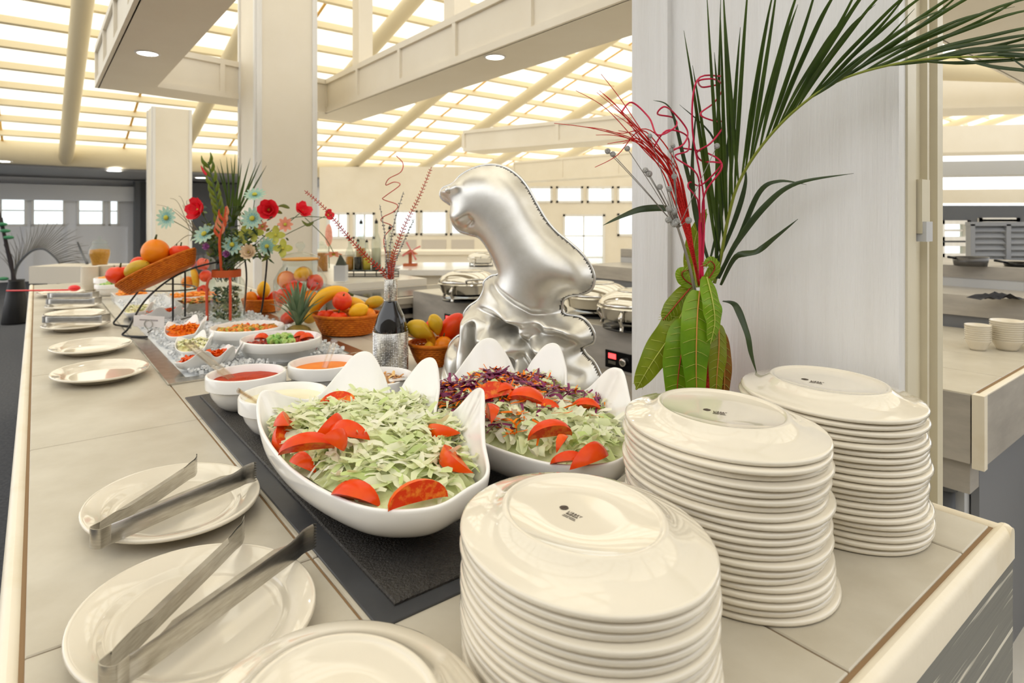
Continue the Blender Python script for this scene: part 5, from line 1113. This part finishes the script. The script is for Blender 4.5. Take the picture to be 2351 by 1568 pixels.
def flower(kind, px, py, dY, rpx, nrm, label, np_=9, layers=1, stem=True, org=None, bend=0):
    c = at(px, py, YQ + dY); r = rpx / F * (YQ + dY); t = thing({'red': 'red_blossom', 'cyan': 'daisy', 'coral': 'coral_blossom', 'purple': 'small_blossom', 'cream': 'carnation', 'lime': 'lime_blossom'}[kind], label, 'flower', c, 'flowers of the bouquet'); Mn = rot_to(nrm)
    for L_ in range(layers):
        sc = 1 - .28 * L_
        for k in range(np_ if L_ == 0 else max(4, np_ - L_)):
            o = link('petal', petal_mesh(kind, r), t); M = Mn @ Matrix.Rotation(2 * PI * (k + .37 * L_) / (np_ if L_ == 0 else max(4, np_ - L_)), 3, 'Z') @ Matrix.Rotation(-.35 * L_, 3, 'Y'); o.matrix_local = (M * sc).to_4x4()
    MB().ball(c + Vector(nrm).normalized() * r * .12, r * (.22 if kind in ('cyan', 'coral') else .14), 10, 6, (1, 1, .5), Mn).build('centre', m_cen, t)
    FLN[0] += 1; k_ = FLN[0]; od = Vector((.044 * math.sqrt((k_ % 23 + .5) / 23) * math.cos(k_ * 2.4), .044 * math.sqrt((k_ % 23 + .5) / 23) * math.sin(k_ * 2.4), 0)); og = org or qm + od
    if stem: MB().tube(catmull([c - Vector(nrm).normalized() * r * .1, c.lerp(og, .4) + Vector((bend + od.x * .4, .02 + od.y * .8, .01)), og] + ([og - UP * .05] if not org else []), 6), .0018, 6).build('stem', m_stemg, t)
flower('red', 458, 482, -.05, 33, (-.4, -.8, .2), 'large red blossom beside the green gladiolus spike', 6, 2); flower('red', 618, 482, -.02, 29, (.2, -1, .1), 'full red rose on the column side of the bouquet', 6, 4); flower('red', 692, 486, .0, 26, (.6, -.4, .5), 'red blossom on a long arm reaching past the square column', 5, 2); flower('red', 752, 494, .0, 16, (.8, -.5, .2), 'small red blossom at the tip of the long arm', 5, 1)
flower('coral', 766, 582, .0, 20, (.1, -.4, -.9), 'drooping coral tulip hanging beyond the fruit jar', 6, 1, True, at(700, 500, YQ)); flower('coral', 655, 515, -.02, 18, (.3, -1, 0), 'coral daisy below the red rose', 8); flower('coral', 603, 520, .02, 14, (0, -1, .2), 'small coral blossom under the cyan daisy', 7)
for (x, y, r, n, lb) in ((383, 500, 22, (-.2, -1, .1), 'cyan and cream daisy reaching out over the tilted basket'), (580, 502, 23, (0, -1, .3), 'cyan daisy beside the red rose'), (470, 538, 24, (-.2, -.8, .6), 'cyan daisy under the large red blossom'), (534, 562, 21, (0, -1, .2), 'cyan daisy low above the jar collar'), (613, 565, 18, (.3, -1, -.1), 'cyan daisy below the lime blossoms'), (585, 448, 21, (.1, -.6, .8), 'cyan daisy at the top by the column edge')): flower('cyan', x, y, -.03, r * 1.25, n, lb, 13)
flower('purple', 478, 567, -.06, 12, (-.2, -1, .2), 'small purple blossom by the basket end', 7, 2); flower('purple', 523, 583, -.07, 12, (0, -1, .1), 'small purple blossom above the jar collar', 7, 2); flower('cream', 572, 580, -.06, 22, (.1, -1, .3), 'cream carnation above the wire stand', 10, 3)
for (x, y, lb) in ((562, 538, 'lime hydrangea floret above the cream carnation'), (584, 534, 'lime hydrangea floret beside the cyan daisy'), (633, 540, 'lime floret under the coral daisy'), (650, 570, 'lime floret above the fruit jar')): flower('lime', x, y, -.02, 23, (.1, -1, .1), lb, 4)
# gladiolus spike, ginger stalk, filler leaves, small palm fan
t = thing('gladiolus', 'green gladiolus spike with a red bud in the bouquet', 'flower', qm); c = catmull([qm + Vector((-.020, -.016, -.04)), at(506, 520, YQ - .03), at(496, 450, YQ - .02), at(478, 372, YQ - .02)], 8); MB().tube(c, [.005 - .002 * i / len(c) for i in range(len(c))], 8).build('stem', m_stemg, t)
m_glad = thin('gladiolus_sheath', (126, 140, 40), .2, .4, c2=(96, 116, 34), nscale=12)
for i in range(8, len(c) - 1):
    s_ = 1 if i % 2 else -1; p = c[i]; d = (c[i + 1] - c[i - 1]).normalized(); q = p + d * .06 + Vector((s_ * .022, -.004, 0)); leaf_grid(catmull([p, p.lerp(q, .5) + Vector((s_ * .01, -.006, 0)), q], 4), [.008, .014, .018, .018, .016, .012, .008, .005, .002], (0, -1, .1), .25, 0, 1, 3).build('sheath', m_glad, t)
leaf_grid(catmull([at(474, 402, YQ - .04), at(466, 392, YQ - .04), at(461, 380, YQ - .04)], 4), [.006, .010, .012, .012, .011, .010, .008, .005, .002], (0, -1, 0), .3, 0, 1, 3).build('bud', PMAT['red'], t)
t = thing('ginger_stalk', 'orange and peach ginger stalk in the middle of the bouquet', 'flower', qm); m_ging = mat('ginger', (206, 70, 30), .5, c2=(220, 96, 50), nscale=30); m_bract = pm('bract', (244, 176, 140), (236, 130, 90))
cg = catmull([qm + Vector((-.004, -.032, -.03)), at(504, 555, YQ - .06), at(513, 515, YQ - .07), at(519, 474, YQ - .07)], 6); MB().tube(cg, [.007 - .004 * i / len(cg) for i in range(len(cg))], 8).build('stalk', m_ging, t)
for k in range(8):
    p = cg[7 + k]; s_ = 1 if k % 2 else -1; q = p + Vector((s_ * .016, -.012, .055)); cc = catmull([p, p.lerp(q, .5) + Vector((s_ * .010, -.004, 0)), q], 4); leaf_grid(cc, [.006, .010, .013, .014, .013, .010, .007, .004, .001], (0, -1, .2), .3, 0, 1, 3).build('bract', m_bract if k % 3 else m_ging, t)
SP = thing('palm_fan', 'small dark palm fan standing behind the bouquet', 'palm frond', qm)
for k, (x, y) in enumerate(((540, 352), (520, 360), (505, 365), (555, 375), (575, 362), (600, 368), (612, 380), (590, 372), (498, 380), (566, 395), (530, 362), (548, 362))):
    a_ = at(524 + k * 1.2, 520, YQ + .05); q = at(x, y, YQ + .05); cc = catmull([a_, a_.lerp(q, .5) + Vector((.005, 0, .01)), q], 6); leaf_grid(cc, [.009 * max(.1, math.sin(PI * min(.97, i / 12 * .9 + .1))) for i in range(len(cc))], (0, -1, .1), .2, 0, 1, 3).build('leaflet', m_palm, SP)
MB().tube([qm + Vector((.01, .040, -.03)), at(526, 520, YQ + .05)], .003, 6).build('stalk', m_stemg, SP)
m_fill = thin('bouquet_leaf', (58, 84, 40), .25, .4, island=[(60, 92, 44), (36, 58, 34), (120, 130, 50), (82, 108, 60)])
g = MB(); R_ = random.Random(77)
for k in range(420):
    x = R_.gauss(535, 44); y = R_.gauss(562, 32)
    if y > 600 or y < 470 or (x < 478 and y > 545): continue
    p = at(x, y, YQ + R_.uniform(-.05, .09)); d = Vector((R_.uniform(-1, 1), R_.uniform(-.6, .6), R_.uniform(-.3, 1))).normalized() * R_.uniform(.012, .026); g.ribbon([p - d, p, p + d * .9], [.003, R_.uniform(.008, .018), .002], (R_.uniform(-.8, .8), -1, R_.uniform(-.5, .8)), .15)
tag(g.build('bouquet_foliage', m_fill), 'dark green filler foliage of the bouquet', 'foliage', kind='stuff')
t = thing('dried_grass', 'wispy dried grass arching out of the bouquet over the basket', 'grass', qm)
for k, (x, y) in enumerate(((345, 560), (390, 455), (410, 450), (430, 460), (360, 470), (420, 470), (400, 480))): MB().tube(catmull([at(500, 600, YQ + .03), at(440 + 4 * k, 540, YQ + .03), at((x + 430) / 2, y + 12, YQ + .02), at(x, y, YQ + .02)], 6), [.0022 - .0016 * i / 19 for i in range(19)], 5).build('blade', mat('dry_grass', (130, 122, 96), .6), t)
t = thing('flower_arm', 'long thin leafy stem carrying the outermost red blossoms', 'stem', qm); MB().tube(catmull([qm, at(610, 540, YQ), at(660, 505, YQ), at(700, 497, YQ), at(752, 500, YQ)], 6), .002, 6).build('stem', m_stemg, t)
for x, y, s_ in ((648, 490, -1), (665, 478, -1), (720, 510, 1)): p = at(x, y, YQ); leaf_grid(catmull([p, p + Vector((-.03, 0, .012 * -s_)), p + Vector((-.055, 0, .008))], 4), [.004, .010, .015, .017, .016, .013, .010, .006, .002], (0, -1, .2), .2, 0, 1, 3).build('leaf', m_fill, t)
# pineapple
pP = at(685, 768, 2.385); pP.z = CT + .002; PA = thing('pineapple', 'spiky green pineapple crown behind the deep white dishes', 'pineapple', pP)
MB().ball(pP + UP * .03, .05, 18, 10, (1, 1, .62)).build('fruit_body', mat('pineapple_skin', (150, 120, 50), .6, c2=(96, 90, 40), nscale=50, bump=1, bscale=60), PA)
m_pine = thin('pineapple_leaf', (124, 146, 112), .12, .4, c2=(92, 118, 84), nscale=8)
for k in range(30):
    a_ = k * 2.4; f = k / 30; el = .62 + .86 * f; L_ = .085 + .085 * math.sin(PI * (.2 + .5 * f)); d = Vector((math.cos(a_) * math.cos(el), math.sin(a_) * math.cos(el), math.sin(el))); s0 = pP + UP * (.05 + .03 * f); e_ = s0 + d * L_ + UP * -.008 * (1 - f)
    c = catmull([s0, s0.lerp(e_, .5) + UP * .02, e_], 5); leaf_grid(c, [.018 * (1 - (i / 10) ** 1.6) + .001 for i in range(11)], UP if abs(d.z) < .8 else Vector((math.cos(a_), math.sin(a_), .3)), -.25, 0, 1, 3).build('crown_leaf', m_pine, PA)
# ================================================================== SERVING ISLAND BEHIND THE BUFFET
m_island = mat('greige_stone_fascia', (196, 186, 170), .45, c2=(180, 170, 154), nscale=3, stretch=(1, 1, 5)); m_blackg = mat('black_glass', (14, 14, 16), .08); m_red = mat('red_display', (255, 60, 60), .4, emit=2.5)
a0, a1, b0, b1 = .494, 3.62, 2.0, 3.2
IS = thing('serving_island', 'tiled serving island with induction controls behind the buffet', 'counter', W(2, 2.6, 0))
MB().abox(a0 + .07, a1, b0 + .10, b1, 0, CT - .02).build('carcass', m_wallgrey, IS, False)
MB().abox(a0 + .012, a1, b0 + .012, b1, CT - .03, CT - .002).build('grout_bed', m_grout, IS, False)
MB().abox(a0 + .03, a1, b0, b0 + .015, CT - .19, CT - .003).build('fascia', m_tileg, IS, False)
MB().abox(a0, a0 + .015, b0 + .03, b1, CT - .19, CT - .003).build('fascia', m_tileg, IS, False)
MB().abox(a0 - .002, a0 + .026, b0 - .002, b0 + .026, CT - .20, CT + .001).build('corner_post', m_trimw, IS, False)
rounded_bar(W(a0 + .012, b0, CT + .001), W(a0 + .012, b1, CT + .001), .024, .04, 'edge_trim', m_trimw, IS)
MB().abox(a0 + .045, a0 + .065, b0 + .14, b1, 0, CT - .19).build('end_panel', m_grey, IS, False)
MB().abox(a0 + 1.2, a1, b0 + .005, b0 + .02, CT - .45, CT - .19).build('lower_fascia', m_island, IS, False)
al2 = [a0 + .027 + .62 * k for k in range(5)] + [a1]; bl2 = [b0 + .004, b0 + .30, b0 + .60, b0 + .90, b1]
for i in range(len(al2) - 1):
    for j in range(len(bl2) - 1):
        s_ = (.31 if j % 2 else 0); lo_, hi_ = al2[i], al2[i + 1]
        MB().abox(lo_ + .002, hi_ - .002, bl2[j] + .002, bl2[j + 1] - .002, CT - .012, CT, ch=.0015).build('tile', m_tile, IS, False)
for px, py in ((1421, 828), (1037, 737)):
    u = (px - CX) / F; Y = b0 / (.7859 * u + .6184); c = at(px, py, Y); aa = c.dot(A); z = c.z
    t = thing('control_panel', 'black induction control panel with red display ' + ('near the white column' if px > 1200 else 'behind the small fruit basket'), 'control panel', c)
    MB().abox(aa - .075, aa + .075, b0 - .006, b0 + .0005, z - .038, z + .038).build('plate', m_blackg, t, False); MB().abox(aa + .012, aa + .055, b0 - .008, b0, z + .004, z + .026).build('display', m_red, t, False)
    MB().lathe([(.018, 0), (.017, .014), (.014, .016), (.001, .016)], 20, W(aa - .035, b0 - .006, z), 1, 1, rot_to(-B)).build('knob', m_chrome, t)
    MB().abox(aa + .012, aa + .055, b0 - .008, b0, z - .02, z - .006).build('button', m_steel, t, False)
# waste pipe and junction box under the island corner
t = thing('waste_pipe', 'dark waste pipe and grey box under the serving island corner', 'pipe', W(.60, 2.07, .3)); MB().tube([W(.60, 2.07, 0), W(.60, 2.07, .62)], .022, 14).build('pipe', m_darkgrey, t); MB().abox(.53, .70, 2.02, 2.10, .62, .71).build('box', m_tileg, t, False); MB().tube([W(.60, 2.07, .60), W(.60, 2.07, .63)], .03, 14).build('collar', m_darkgrey, t)
# chafing dishes
m_hob = mat('black_hob', (20, 19, 20), .15)
def chafing(p, s, label, rz=.3):
    t = thing('chafing_dish', label, 'chafing dish', (0, 0, 0), 'chafing dishes'); R = .165
    MB().lathe([(.001, 0), (.15, 0), (.15, .006), (.001, .006)], 40).build('hob_plate', m_hob, t, local=True)
    autosmooth(MB().lathe([(.001, .03), (.12, .03), (.15, .045), (.162, .08), (.172, .092), (.176, .096), (.172, .1), (.001, .1)], 44).build('water_pan', m_chrome, t, local=True), 40)
    MB().lathe([(.170, .1), (.168, .112), (.15, .135), (.11, .156), (.06, .168), (.001, .172)], 44).build('lid', m_chrome, t, local=True)
    MB().lathe([(.08, .164), (.082, .168), (.086, .162)], 40).build('lid_ring', m_chrome, t, local=True)
    MB().tube(catmull([(-.05, -.17, .11), (-.05, -.20, .13), (.05, -.20, .13), (.05, -.17, .11)], 6), .006, 8).build('lid_handle', m_chrome, t, local=True)
    for k in range(4):
        a_ = PI / 4 + k * PI / 2; d = Vector((math.cos(a_), math.sin(a_), 0)); MB().tube(catmull([d * .165 + UP * .085, d * .185 + UP * .06, d * .165 + UP * .03, d * .17 + UP * .006], 5), .009, 8).build('leg', m_chrome, t, local=True)
    MB().box((0, .17, .105), (.08, .04, .03)).build('hinge', m_chrome, t, False, local=True)
    t.location = p + UP * .0004; t.scale = (s, s, s); t.rotation_euler.z = rz; return t
chafing(on(1076, 688), 1.05, 'round steel chafing dish on the island before the dolphin belly'); chafing(on(1372, 722), .98, 'round steel chafing dish on the island behind the dolphin tail', .8); chafing(on(1462, 752), 1.0, 'round steel chafing dish half hidden by the white column', .2); chafing(at(1105, 610.4, 6.0), .8, 'distant steel chafing dish on the back counter beyond the dolphin')
# bottle station beyond the island
MS = Matrix((B, A, UP)).transposed()
t = thing('bottle_station', 'low stone counter carrying the oil bottles', 'counter', W(5.2, 2.35, 0)); MB().abox(4.35, 7.0, 1.75, 2.45, 0, CT - .05).build('carcass', m_island, t, False); MB().abox(4.30, 7.05, 1.70, 2.5, CT - .06, CT).build('worktop', mat('pale_worktop', (226, 220, 208), .25), t, False)
t = thing('warming_counter', 'greige counter with a dark recessed warming well behind the fruit baskets', 'counter', W(3.95, 2.2, 0)); MB().abox(3.66, 4.28, 1.72, 2.7, 0, CT - .09).build('carcass', m_island, t, False); MB().abox(3.64, 4.28, 1.70, 2.72, CT - .09, CT - .05).build('worktop', m_island, t, False); MB().abox(3.70, 4.2, 1.76, 2.6, CT - .05, CT - .045).build('warming_well', m_hob, t, False)
for k in range(3): MB().abox(3.652, 3.662, 1.75, 2.6, CT - .16 - .07 * k, CT - .12 - .07 * k).build('grille_slot', m_hob, t, False)
t = thing('back_counter', 'white topped back counter below the windows', 'counter', Vector((-.6, 6, 0))); MB().box((-.1, 6.0, .44), (1.9, .9, .88)).build('carcass', m_cream, t, False); MB().box((-.1, 6.0, .895), (2.0, 1.0, .05)).build('worktop', m_mela, t, False)
t = thing('back_bar', 'cream back bar with grey recess under the windows', 'counter', Vector((-1.3, 9, 0))); MB().box((-1.2, 9.0, .72), (3.4, .5, .34)).build('shelf_box', m_cream, t, False); MB().box((-1.2, 8.74, .62), (1.2, .02, .2)).build('recess', m_wallgrey, t, False); MB().box((-1.2, 9.0, .90), (3.6, .6, .05)).build('worktop', m_cream, t, False); MB().box((-1.2, 9.0, .27), (3.3, .45, .56)).build('plinth', m_cream, t, False)
# bottles in wire caddies
m_clear = glass('bottle_clear', (236, 240, 236), .03, .25)
def oil_bottle(px, ytop, ybase, Y, r, c, label, cap=True):
    p = at(px, ybase, Y); p.z = .951; H = (ybase - ytop) / F * Y; t = thing('oil_bottle', label, 'bottle', p, 'oil and vinegar bottles')
    MB().lathe([(.001, .001), (r * .95, .001), (r, .006), (r, H * .5), (r * .92, H * .58), (r * .4, H * .72), (r * .36, H * .9), (r * .42, H * .91)], 22, p).build('glass_body', m_clear, t)
    MB().lathe([(.001, .004), (r * .92, .004), (r * .92, H * .42), (.001, H * .42)], 20, p).build('oil', mat('oil_%d_%d_%d' % c, c, .1), t)
    MB().lathe([(r * .34, H * .9), (r * .34, H * .95), (r * .12, H * .97), (r * .09, H * 1.0), (.001, H)], 12, p).build('pourer', m_hob, t)
YB = 5.1
for (px, yt, c, lb) in ((803, 545, (196, 130, 30), 'bottle of golden oil in the wire caddy'), (822, 548, (30, 28, 26), 'bottle of dark vinegar in the wire caddy'), (829, 506, (222, 150, 40), 'tall bottle of amber oil behind the dark vinegar'), (842, 550, (206, 180, 40), 'bottle of yellow oil in the wire caddy'), (864, 505, (226, 220, 196), 'tall clear bottle beside the berry spray'), (895, 520, (200, 150, 110), 'clear dispenser bottle of pink salt near the rhinestone bottle')): oil_bottle(px, yt, 621.3, YB + (.12 if yt < 530 else 0), .034 if yt > 530 else .042, c, lb)
t = thing('bottle_caddy', 'black wire caddy under the oil bottles', 'rack', at(840, 640, YB))
def cz(px, Y, z): q = at(px, 600, Y); q.z = z; return q
for z in (.949, .9045): MB().tube([cz(786, YB - .06, z), cz(915, YB - .06, z), cz(915, YB + .2, z), cz(786, YB + .2, z)], .004, 6, closed=True).build('rail', m_wire, t)
for px in (786, 812, 838, 864, 890, 915): MB().tube([cz(px, YB - .06, .949), cz(px, YB - .06, .901)], .004, 6).build('post', m_wire, t)
MB().box(cz(850, YB + .07, .949), (.46, .28, .004)).build('shelf', m_wire, t, False)
p = at(783, 645, 4.6); t = thing('napkin_holder', 'grey stone napkin holder with dark napkins', 'holder', p); MB().box(p + UP * .06, (.085, .085, .12)).build('box', m_wallgrey, t, False); MB().add([p + Vector(v) for v in ((-.035, -.03, .12), (.04, -.03, .12), (.04, .03, .12), (-.035, .03, .12), (-.01, 0, .20), (.0, 0, .20))], [(0, 1, 5, 4), (2, 3, 4, 5), (1, 2, 5), (3, 0, 4)]).build('napkin', mat('dark_napkin', (70, 72, 60), .8), t, False)
p = at(738, 600, 5.6); p.z = CT; t = thing('spice_jar', 'glass jar of brown grains beyond the fruit jar', 'jar', p); MB().lathe([(.001, .0), (.06, .0), (.062, .01), (.062, .20), (.045, .235), (.045, .25)], 24, p, cap=False).build('glass_body', m_glass, t); MB().lathe([(.001, .004), (.056, .004), (.056, .17), (.001, .17)], 22, p).build('grains', mat('grains', (150, 96, 40), .8, c2=(190, 130, 60), nscale=120), t); MB().ball(p + UP * .262, .03, 14, 8, (1, 1, .7)).build('lid', m_glass, t)
p = at(942, 610.4, 6.0); t = thing('windmill_ornament', 'small wooden windmill ornament on the back counter', 'ornament', p); m_wood = mat('brown_wood', (176, 92, 50), .6); MB().box(p + UP * .012, (.13, .09, .024)).build('base', m_wood, t, False); MB().box(p + UP * .07, (.03, .03, .11)).build('post', m_wood, t, False)
MB().add([p + Vector(v) for v in ((-.07, -.05, .115), (.07, -.05, .115), (.07, .05, .115), (-.07, .05, .115), (0, -.03, .165), (0, .03, .165))], [(0, 1, 4), (1, 2, 5, 4), (2, 3, 5), (3, 0, 4, 5)]).build('roof_piece', m_wood, t, False)
for k in range(4): a_ = .5 + k * PI / 2; d = Vector((math.cos(a_), 0, math.sin(a_))); MB().tube([p + Vector((.02, -.06, .15)), p + Vector((.02, -.06, .15)) + d * .10], [.004, .010], 6).build('sail', mat('pink_sail', (214, 120, 120), .6), t)
p = at(756, 615.5, 5.97); t = thing('plume', 'pink feathery plume beyond the fruit jar', 'decoration', p); MB().tube([p, at(755, 560, 5.97)], .004, 6).build('stem', m_stemg, t); MB().ball(at(755, 540, 5.97), .085, 14, 10, (.42, .4, 1.3)).build('feathers', mat('pink_plume', (240, 176, 156), .9, c2=(226, 150, 130), nscale=60, bump=1, bscale=120), t)
# ================================================================== RIGHT HAND BACK AREA
t = thing('stepped_shelf', 'stepped grey and cream serving shelf beyond the column', 'shelf', W(.8, 3.6, 0))
MB().abox(-1.5, 3.2, 3.22, 3.3, 0, .96).build('back_panel', m_grey, t, False); MB().abox(-1.5, 3.2, 3.2, 3.62, .955, 1.045).build('lower_shelf', m_tileg, t, False); MB().abox(-1.5, 3.2, 3.60, 3.66, 1.04, 1.09).build('riser', m_wallgrey, t, False); MB().abox(-1.5, 3.2, 3.6, 4.3, 1.085, 1.15).build('upper_shelf', m_tileg, t, False)
for px, n, sc, lb in ((2245, 8, .78, 'the short stack under the stepped shelf'), (2312, 10, 1.0, 'the tall stack under the stepped shelf'), (2388, 9, 1.0, 'the end stack under the stepped shelf')):
    p = on(px, 803)
    for i in range(n): o = cm.copy(); col.objects.link(o); o.location = p + UP * (.0097 * .8 * i + .0005); o.scale = (sc, sc, .8); tag(o, 'cream soup bowl, %s from the top of %s' % (ORD[n - 1 - i], lb), 'bowl', 'bowls of ' + lb)
p = on(2228, 611, 1.15); t = thing('cooking_pan', 'small dark cooking pan on the stepped shelf', 'pan', p); MB().lathe([(.001, .003), (.055, .003), (.062, .006), (.070, .045), (.074, .046), (.066, .002), (.001, 0)], 30, p).build('bowl', mat('pan_metal', (96, 94, 92), .35, .6), t); MB().tube([p + Vector((-.07, 0, .04)), p + Vector((-.11, .0, .045))], .006, 8).build('handle', m_hob, t)
p = on(2345, 612, 1.15); t = thing('frying_pan', 'black frying pan on the stepped shelf', 'pan', p); MB().lathe([(.001, .003), (.06, .003), (.07, .02), (.072, .021), (.064, 0), (.001, 0)], 30, p).build('bowl', m_hob, t); MB().tube([p + Vector((-.07, 0, .02)), p + Vector((-.13, .0, .03))], .006, 8).build('handle', m_hob, t)
p = on(2290, 688, 1.045); g = MB(); R_ = random.Random(4); rows = [[p + Vector((-.10 + .2 * i / 10, -.04 + .08 * j / 6, .004 + .014 * (math.sin(i * 1.3 + j) + 1) * math.sin(PI * i / 10))) for j in range(7)] for i in range(11)]; tag(g.grid(rows).build('folded_cloth', mat('black_cloth', (44, 44, 50), .9)), 'crumpled dark cloth on the lower stepped shelf', 'cloth')
# louvred shutter and window wall
Y = 4.6; t = thing('louvred_shutter', 'grey louvred shutter standing beyond the stepped shelf', 'shutter', at(2320, 600, Y)); m_lou = mat('louvre_grey', (150, 152, 156), .5)
for px in (2228, 2310, 2395): MB().box(at(px, 560, Y), (.035, .05, .30)).build('stile', m_lou, t, False)
for py in (514, 604): MB().box(at(2312, py, Y), (.60, .05, .03)).build('rail', m_lou, t, False)
for k in range(6):
    for px in (2269, 2352): MB().box(at(px, 526 + 14 * k, Y), (.25, .008, .05), Matrix.Rotation(-.7, 3, 'X')).build('slat', m_lou, t, False)
MB().box(at(2312, 640, Y + .03), (.62, .3, .26)).build('plinth', m_grey, t, False)
YR = 8.0; X0 = (2080 - CX) / F * YR; orgR = Vector((X0, YR, 0))
def rx(px): return (px - 2080) / F * YR
def rz_(py): return CAMZ - (py - HZ) / F * YR
wr, WN = walled('wall_right', orgR, Vector((1, 0, 0)), rx(2700), 0, rz_(472), [(rx(2150), rx(2218), rz_(552), rz_(506), 1, 2), (rx(2150), rx(2218), rz_(590), rz_(556), 1, 1), (rx(2236), rx(2330), rz_(512), rz_(500), 1, 1)], m_darkgrey, wn=WN)
# ================================================================== FAR END OF THE ROOM
M_ = Matrix.Identity(3); t = thing('side_bench', 'pale bench slab at the end of the buffet', 'bench', at(230, 640, 7)); MB().box(at(235, 627, 7.0), (1.30, .5, .19)).build('slab', mat('bench_stone', (212, 204, 190), .5), t, False); c = at(250, 640, 7.1); MB().box((c.x, c.y, .34), (1.0, .3, .70)).build('support', m_darkgrey, t, False)
p = at(229, 609.5, 6.9); t = thing('cereal_jar', 'glass jar of brown cereal with glass lid on the bench', 'jar', p); MB().lathe([(.001, .0), (.075, .0), (.08, .02), (.11, .14), (.10, .2), (.075, .23), (.075, .25)], 30, p).build('glass_body', m_glass, t); MB().lathe([(.001, .004), (.07, .004), (.074, .02), (.10, .13), (.096, .18), (.001, .19)], 26, p).build('cereal', mat('cereal', (186, 122, 30), .8, c2=(206, 146, 50), nscale=60), t); MB().lathe([(.08, .252), (.07, .275), (.02, .295), (.018, .31), (.026, .325), (.001, .338)], 24, p).build('lid', m_glass, t)
p = on(38, 742, 0.0); t = thing('floor_vase', 'tall black floor vase with dried palm by the windows', 'vase', p); MB().lathe([(.001, 0), (.16, 0), (.165, .02), (.12, .35), (.085, .56), (.09, .58), (.08, .56), (.10, .3)], 30, p, cap=False).build('body', mat('black_vase', (24, 22, 22), .4), t)
YP = p.y; m_dry = mat('dried_palm', (112, 108, 100), .8); t = thing('dried_palm', 'dried grey palm frond arching from the black floor vase', 'palm frond', at(38, 650, YP)); c = catmull([at(30, 650, YP), at(40, 610, YP), at(70, 578, YP), at(100, 572, YP), at(125, 590, YP), at(138, 608, YP)], 8); MB().tube(c, [.02 - .012 * i / len(c) for i in range(len(c))], 6).build('rachis', m_darkgrey, t)
for k in range(44):
    f = k / 43; i = int(f * (len(c) - 1)); ang = math.radians(118 - 128 * f); q = c[i] + Vector((math.cos(ang), 0, math.sin(ang))) * (.42 + .1 * math.sin(k * 2.1)); MB().tube(catmull([c[i], c[i].lerp(q, .5) + Vector((0, .05, .04)), q], 4), [.006, .006, .005, .005, .004, .004, .003, .002, .001], 4).build('leaflet', m_dry, t)
t = thing('dark_stalks', 'dark stalks with green tips in the black floor vase', 'branch', at(38, 650, YP))
for pts in (((36, 650), (20, 590), (2, 500)), ((34, 650), (15, 560), (-8, 470)), ((30, 650), (26, 600), (12, 560))): MB().tube(catmull([at(x, y, YP - .05) for x, y in pts], 6), .02, 6).build('stalk', mat('dark_stalk', (46, 40, 42), .8), t)
for x, y in ((12, 530), (20, 545), (5, 515), (8, 640)): MB().ball(at(x, y, YP - .08), .05, 8, 6, (1.3, 1, .5)).build('green_tip', mat('green_tip', (60, 130, 90), .7), t)
YS = 13.0; t = thing('dark_branch', 'bare dark branch behind the cereal jar', 'branch', at(195, 606, 7.1)); MB().tube(catmull([at(200, 604.5, 7.1), at(188, 580, 7.4), at(178, 555, 7.4)], 5), [.018 - .010 * i / 11 for i in range(11)], 6).build('twig', m_darkgrey, t)

# ================================================================== CRUSHED ICE, packed round whatever stands in the tray
bpy.context.view_layer.update()
near = []
for o in list(col.objects):
    if o.type != 'MESH' or o.name.startswith(('tile', 'frame_rail', 'well_floor', 'grout_bed', 'roof')): continue
    bb = [o.matrix_world @ Vector(c) for c in o.bound_box]
    if min(c.z for c in bb) > CT + .04 or max(c.z for c in bb) < CT + .003: continue
    ca = [c.dot(A) for c in bb]; cb = [c.dot(B) for c in bb]
    if max(ca) < IA0 or min(ca) > IA1 or max(cb) < IB0 or min(cb) > IB1: continue
    M = o.matrix_world; near.append((BVHTree.FromPolygons([M @ v.co for v in o.data.vertices], [tuple(p.vertices) for p in o.data.polygons]), Vector((min(c.x for c in bb), min(c.y for c in bb), min(c.z for c in bb))), Vector((max(c.x for c in bb), max(c.y for c in bb), max(c.z for c in bb)))))
g = MB(); R_ = random.Random(21); jars_ = [(pJ, .09), (pK, .10), (pQ, .085)]
for k in range(4200):
    a_ = IA0 + .066 + (IA1 - IA0 - .132) * (R_.random() ** 1.4); b_ = R_.uniform(IB0 + .066, IB1 - .066); e = R_.uniform(.006, .013); M = Euler((R_.uniform(0, 3), R_.uniform(0, 3), R_.uniform(0, 3))).to_matrix(); c = W(a_, b_, CT + .0025 + e * .62 + R_.uniform(0, .012)); sz = (e, e * R_.uniform(.6, 1.1), e * R_.uniform(.5, 1))
    if any((Vector((c.x - q.x, c.y - q.y, 0))).length < r for q, r in jars_): continue
    rr = e * .88; hit = False
    for t_, lo_, hi_ in near:
        if all(lo_[i] - rr < c[i] < hi_[i] + rr for i in range(3)) and t_.find_nearest(c, rr)[0] is not None: hit = True; break
    if not hit: g.box(c, sz, M)
tag(g.build('crushed_ice', m_ice, smooth=False), 'crushed ice spread in the stainless steel ice tray', 'ice', kind='stuff')
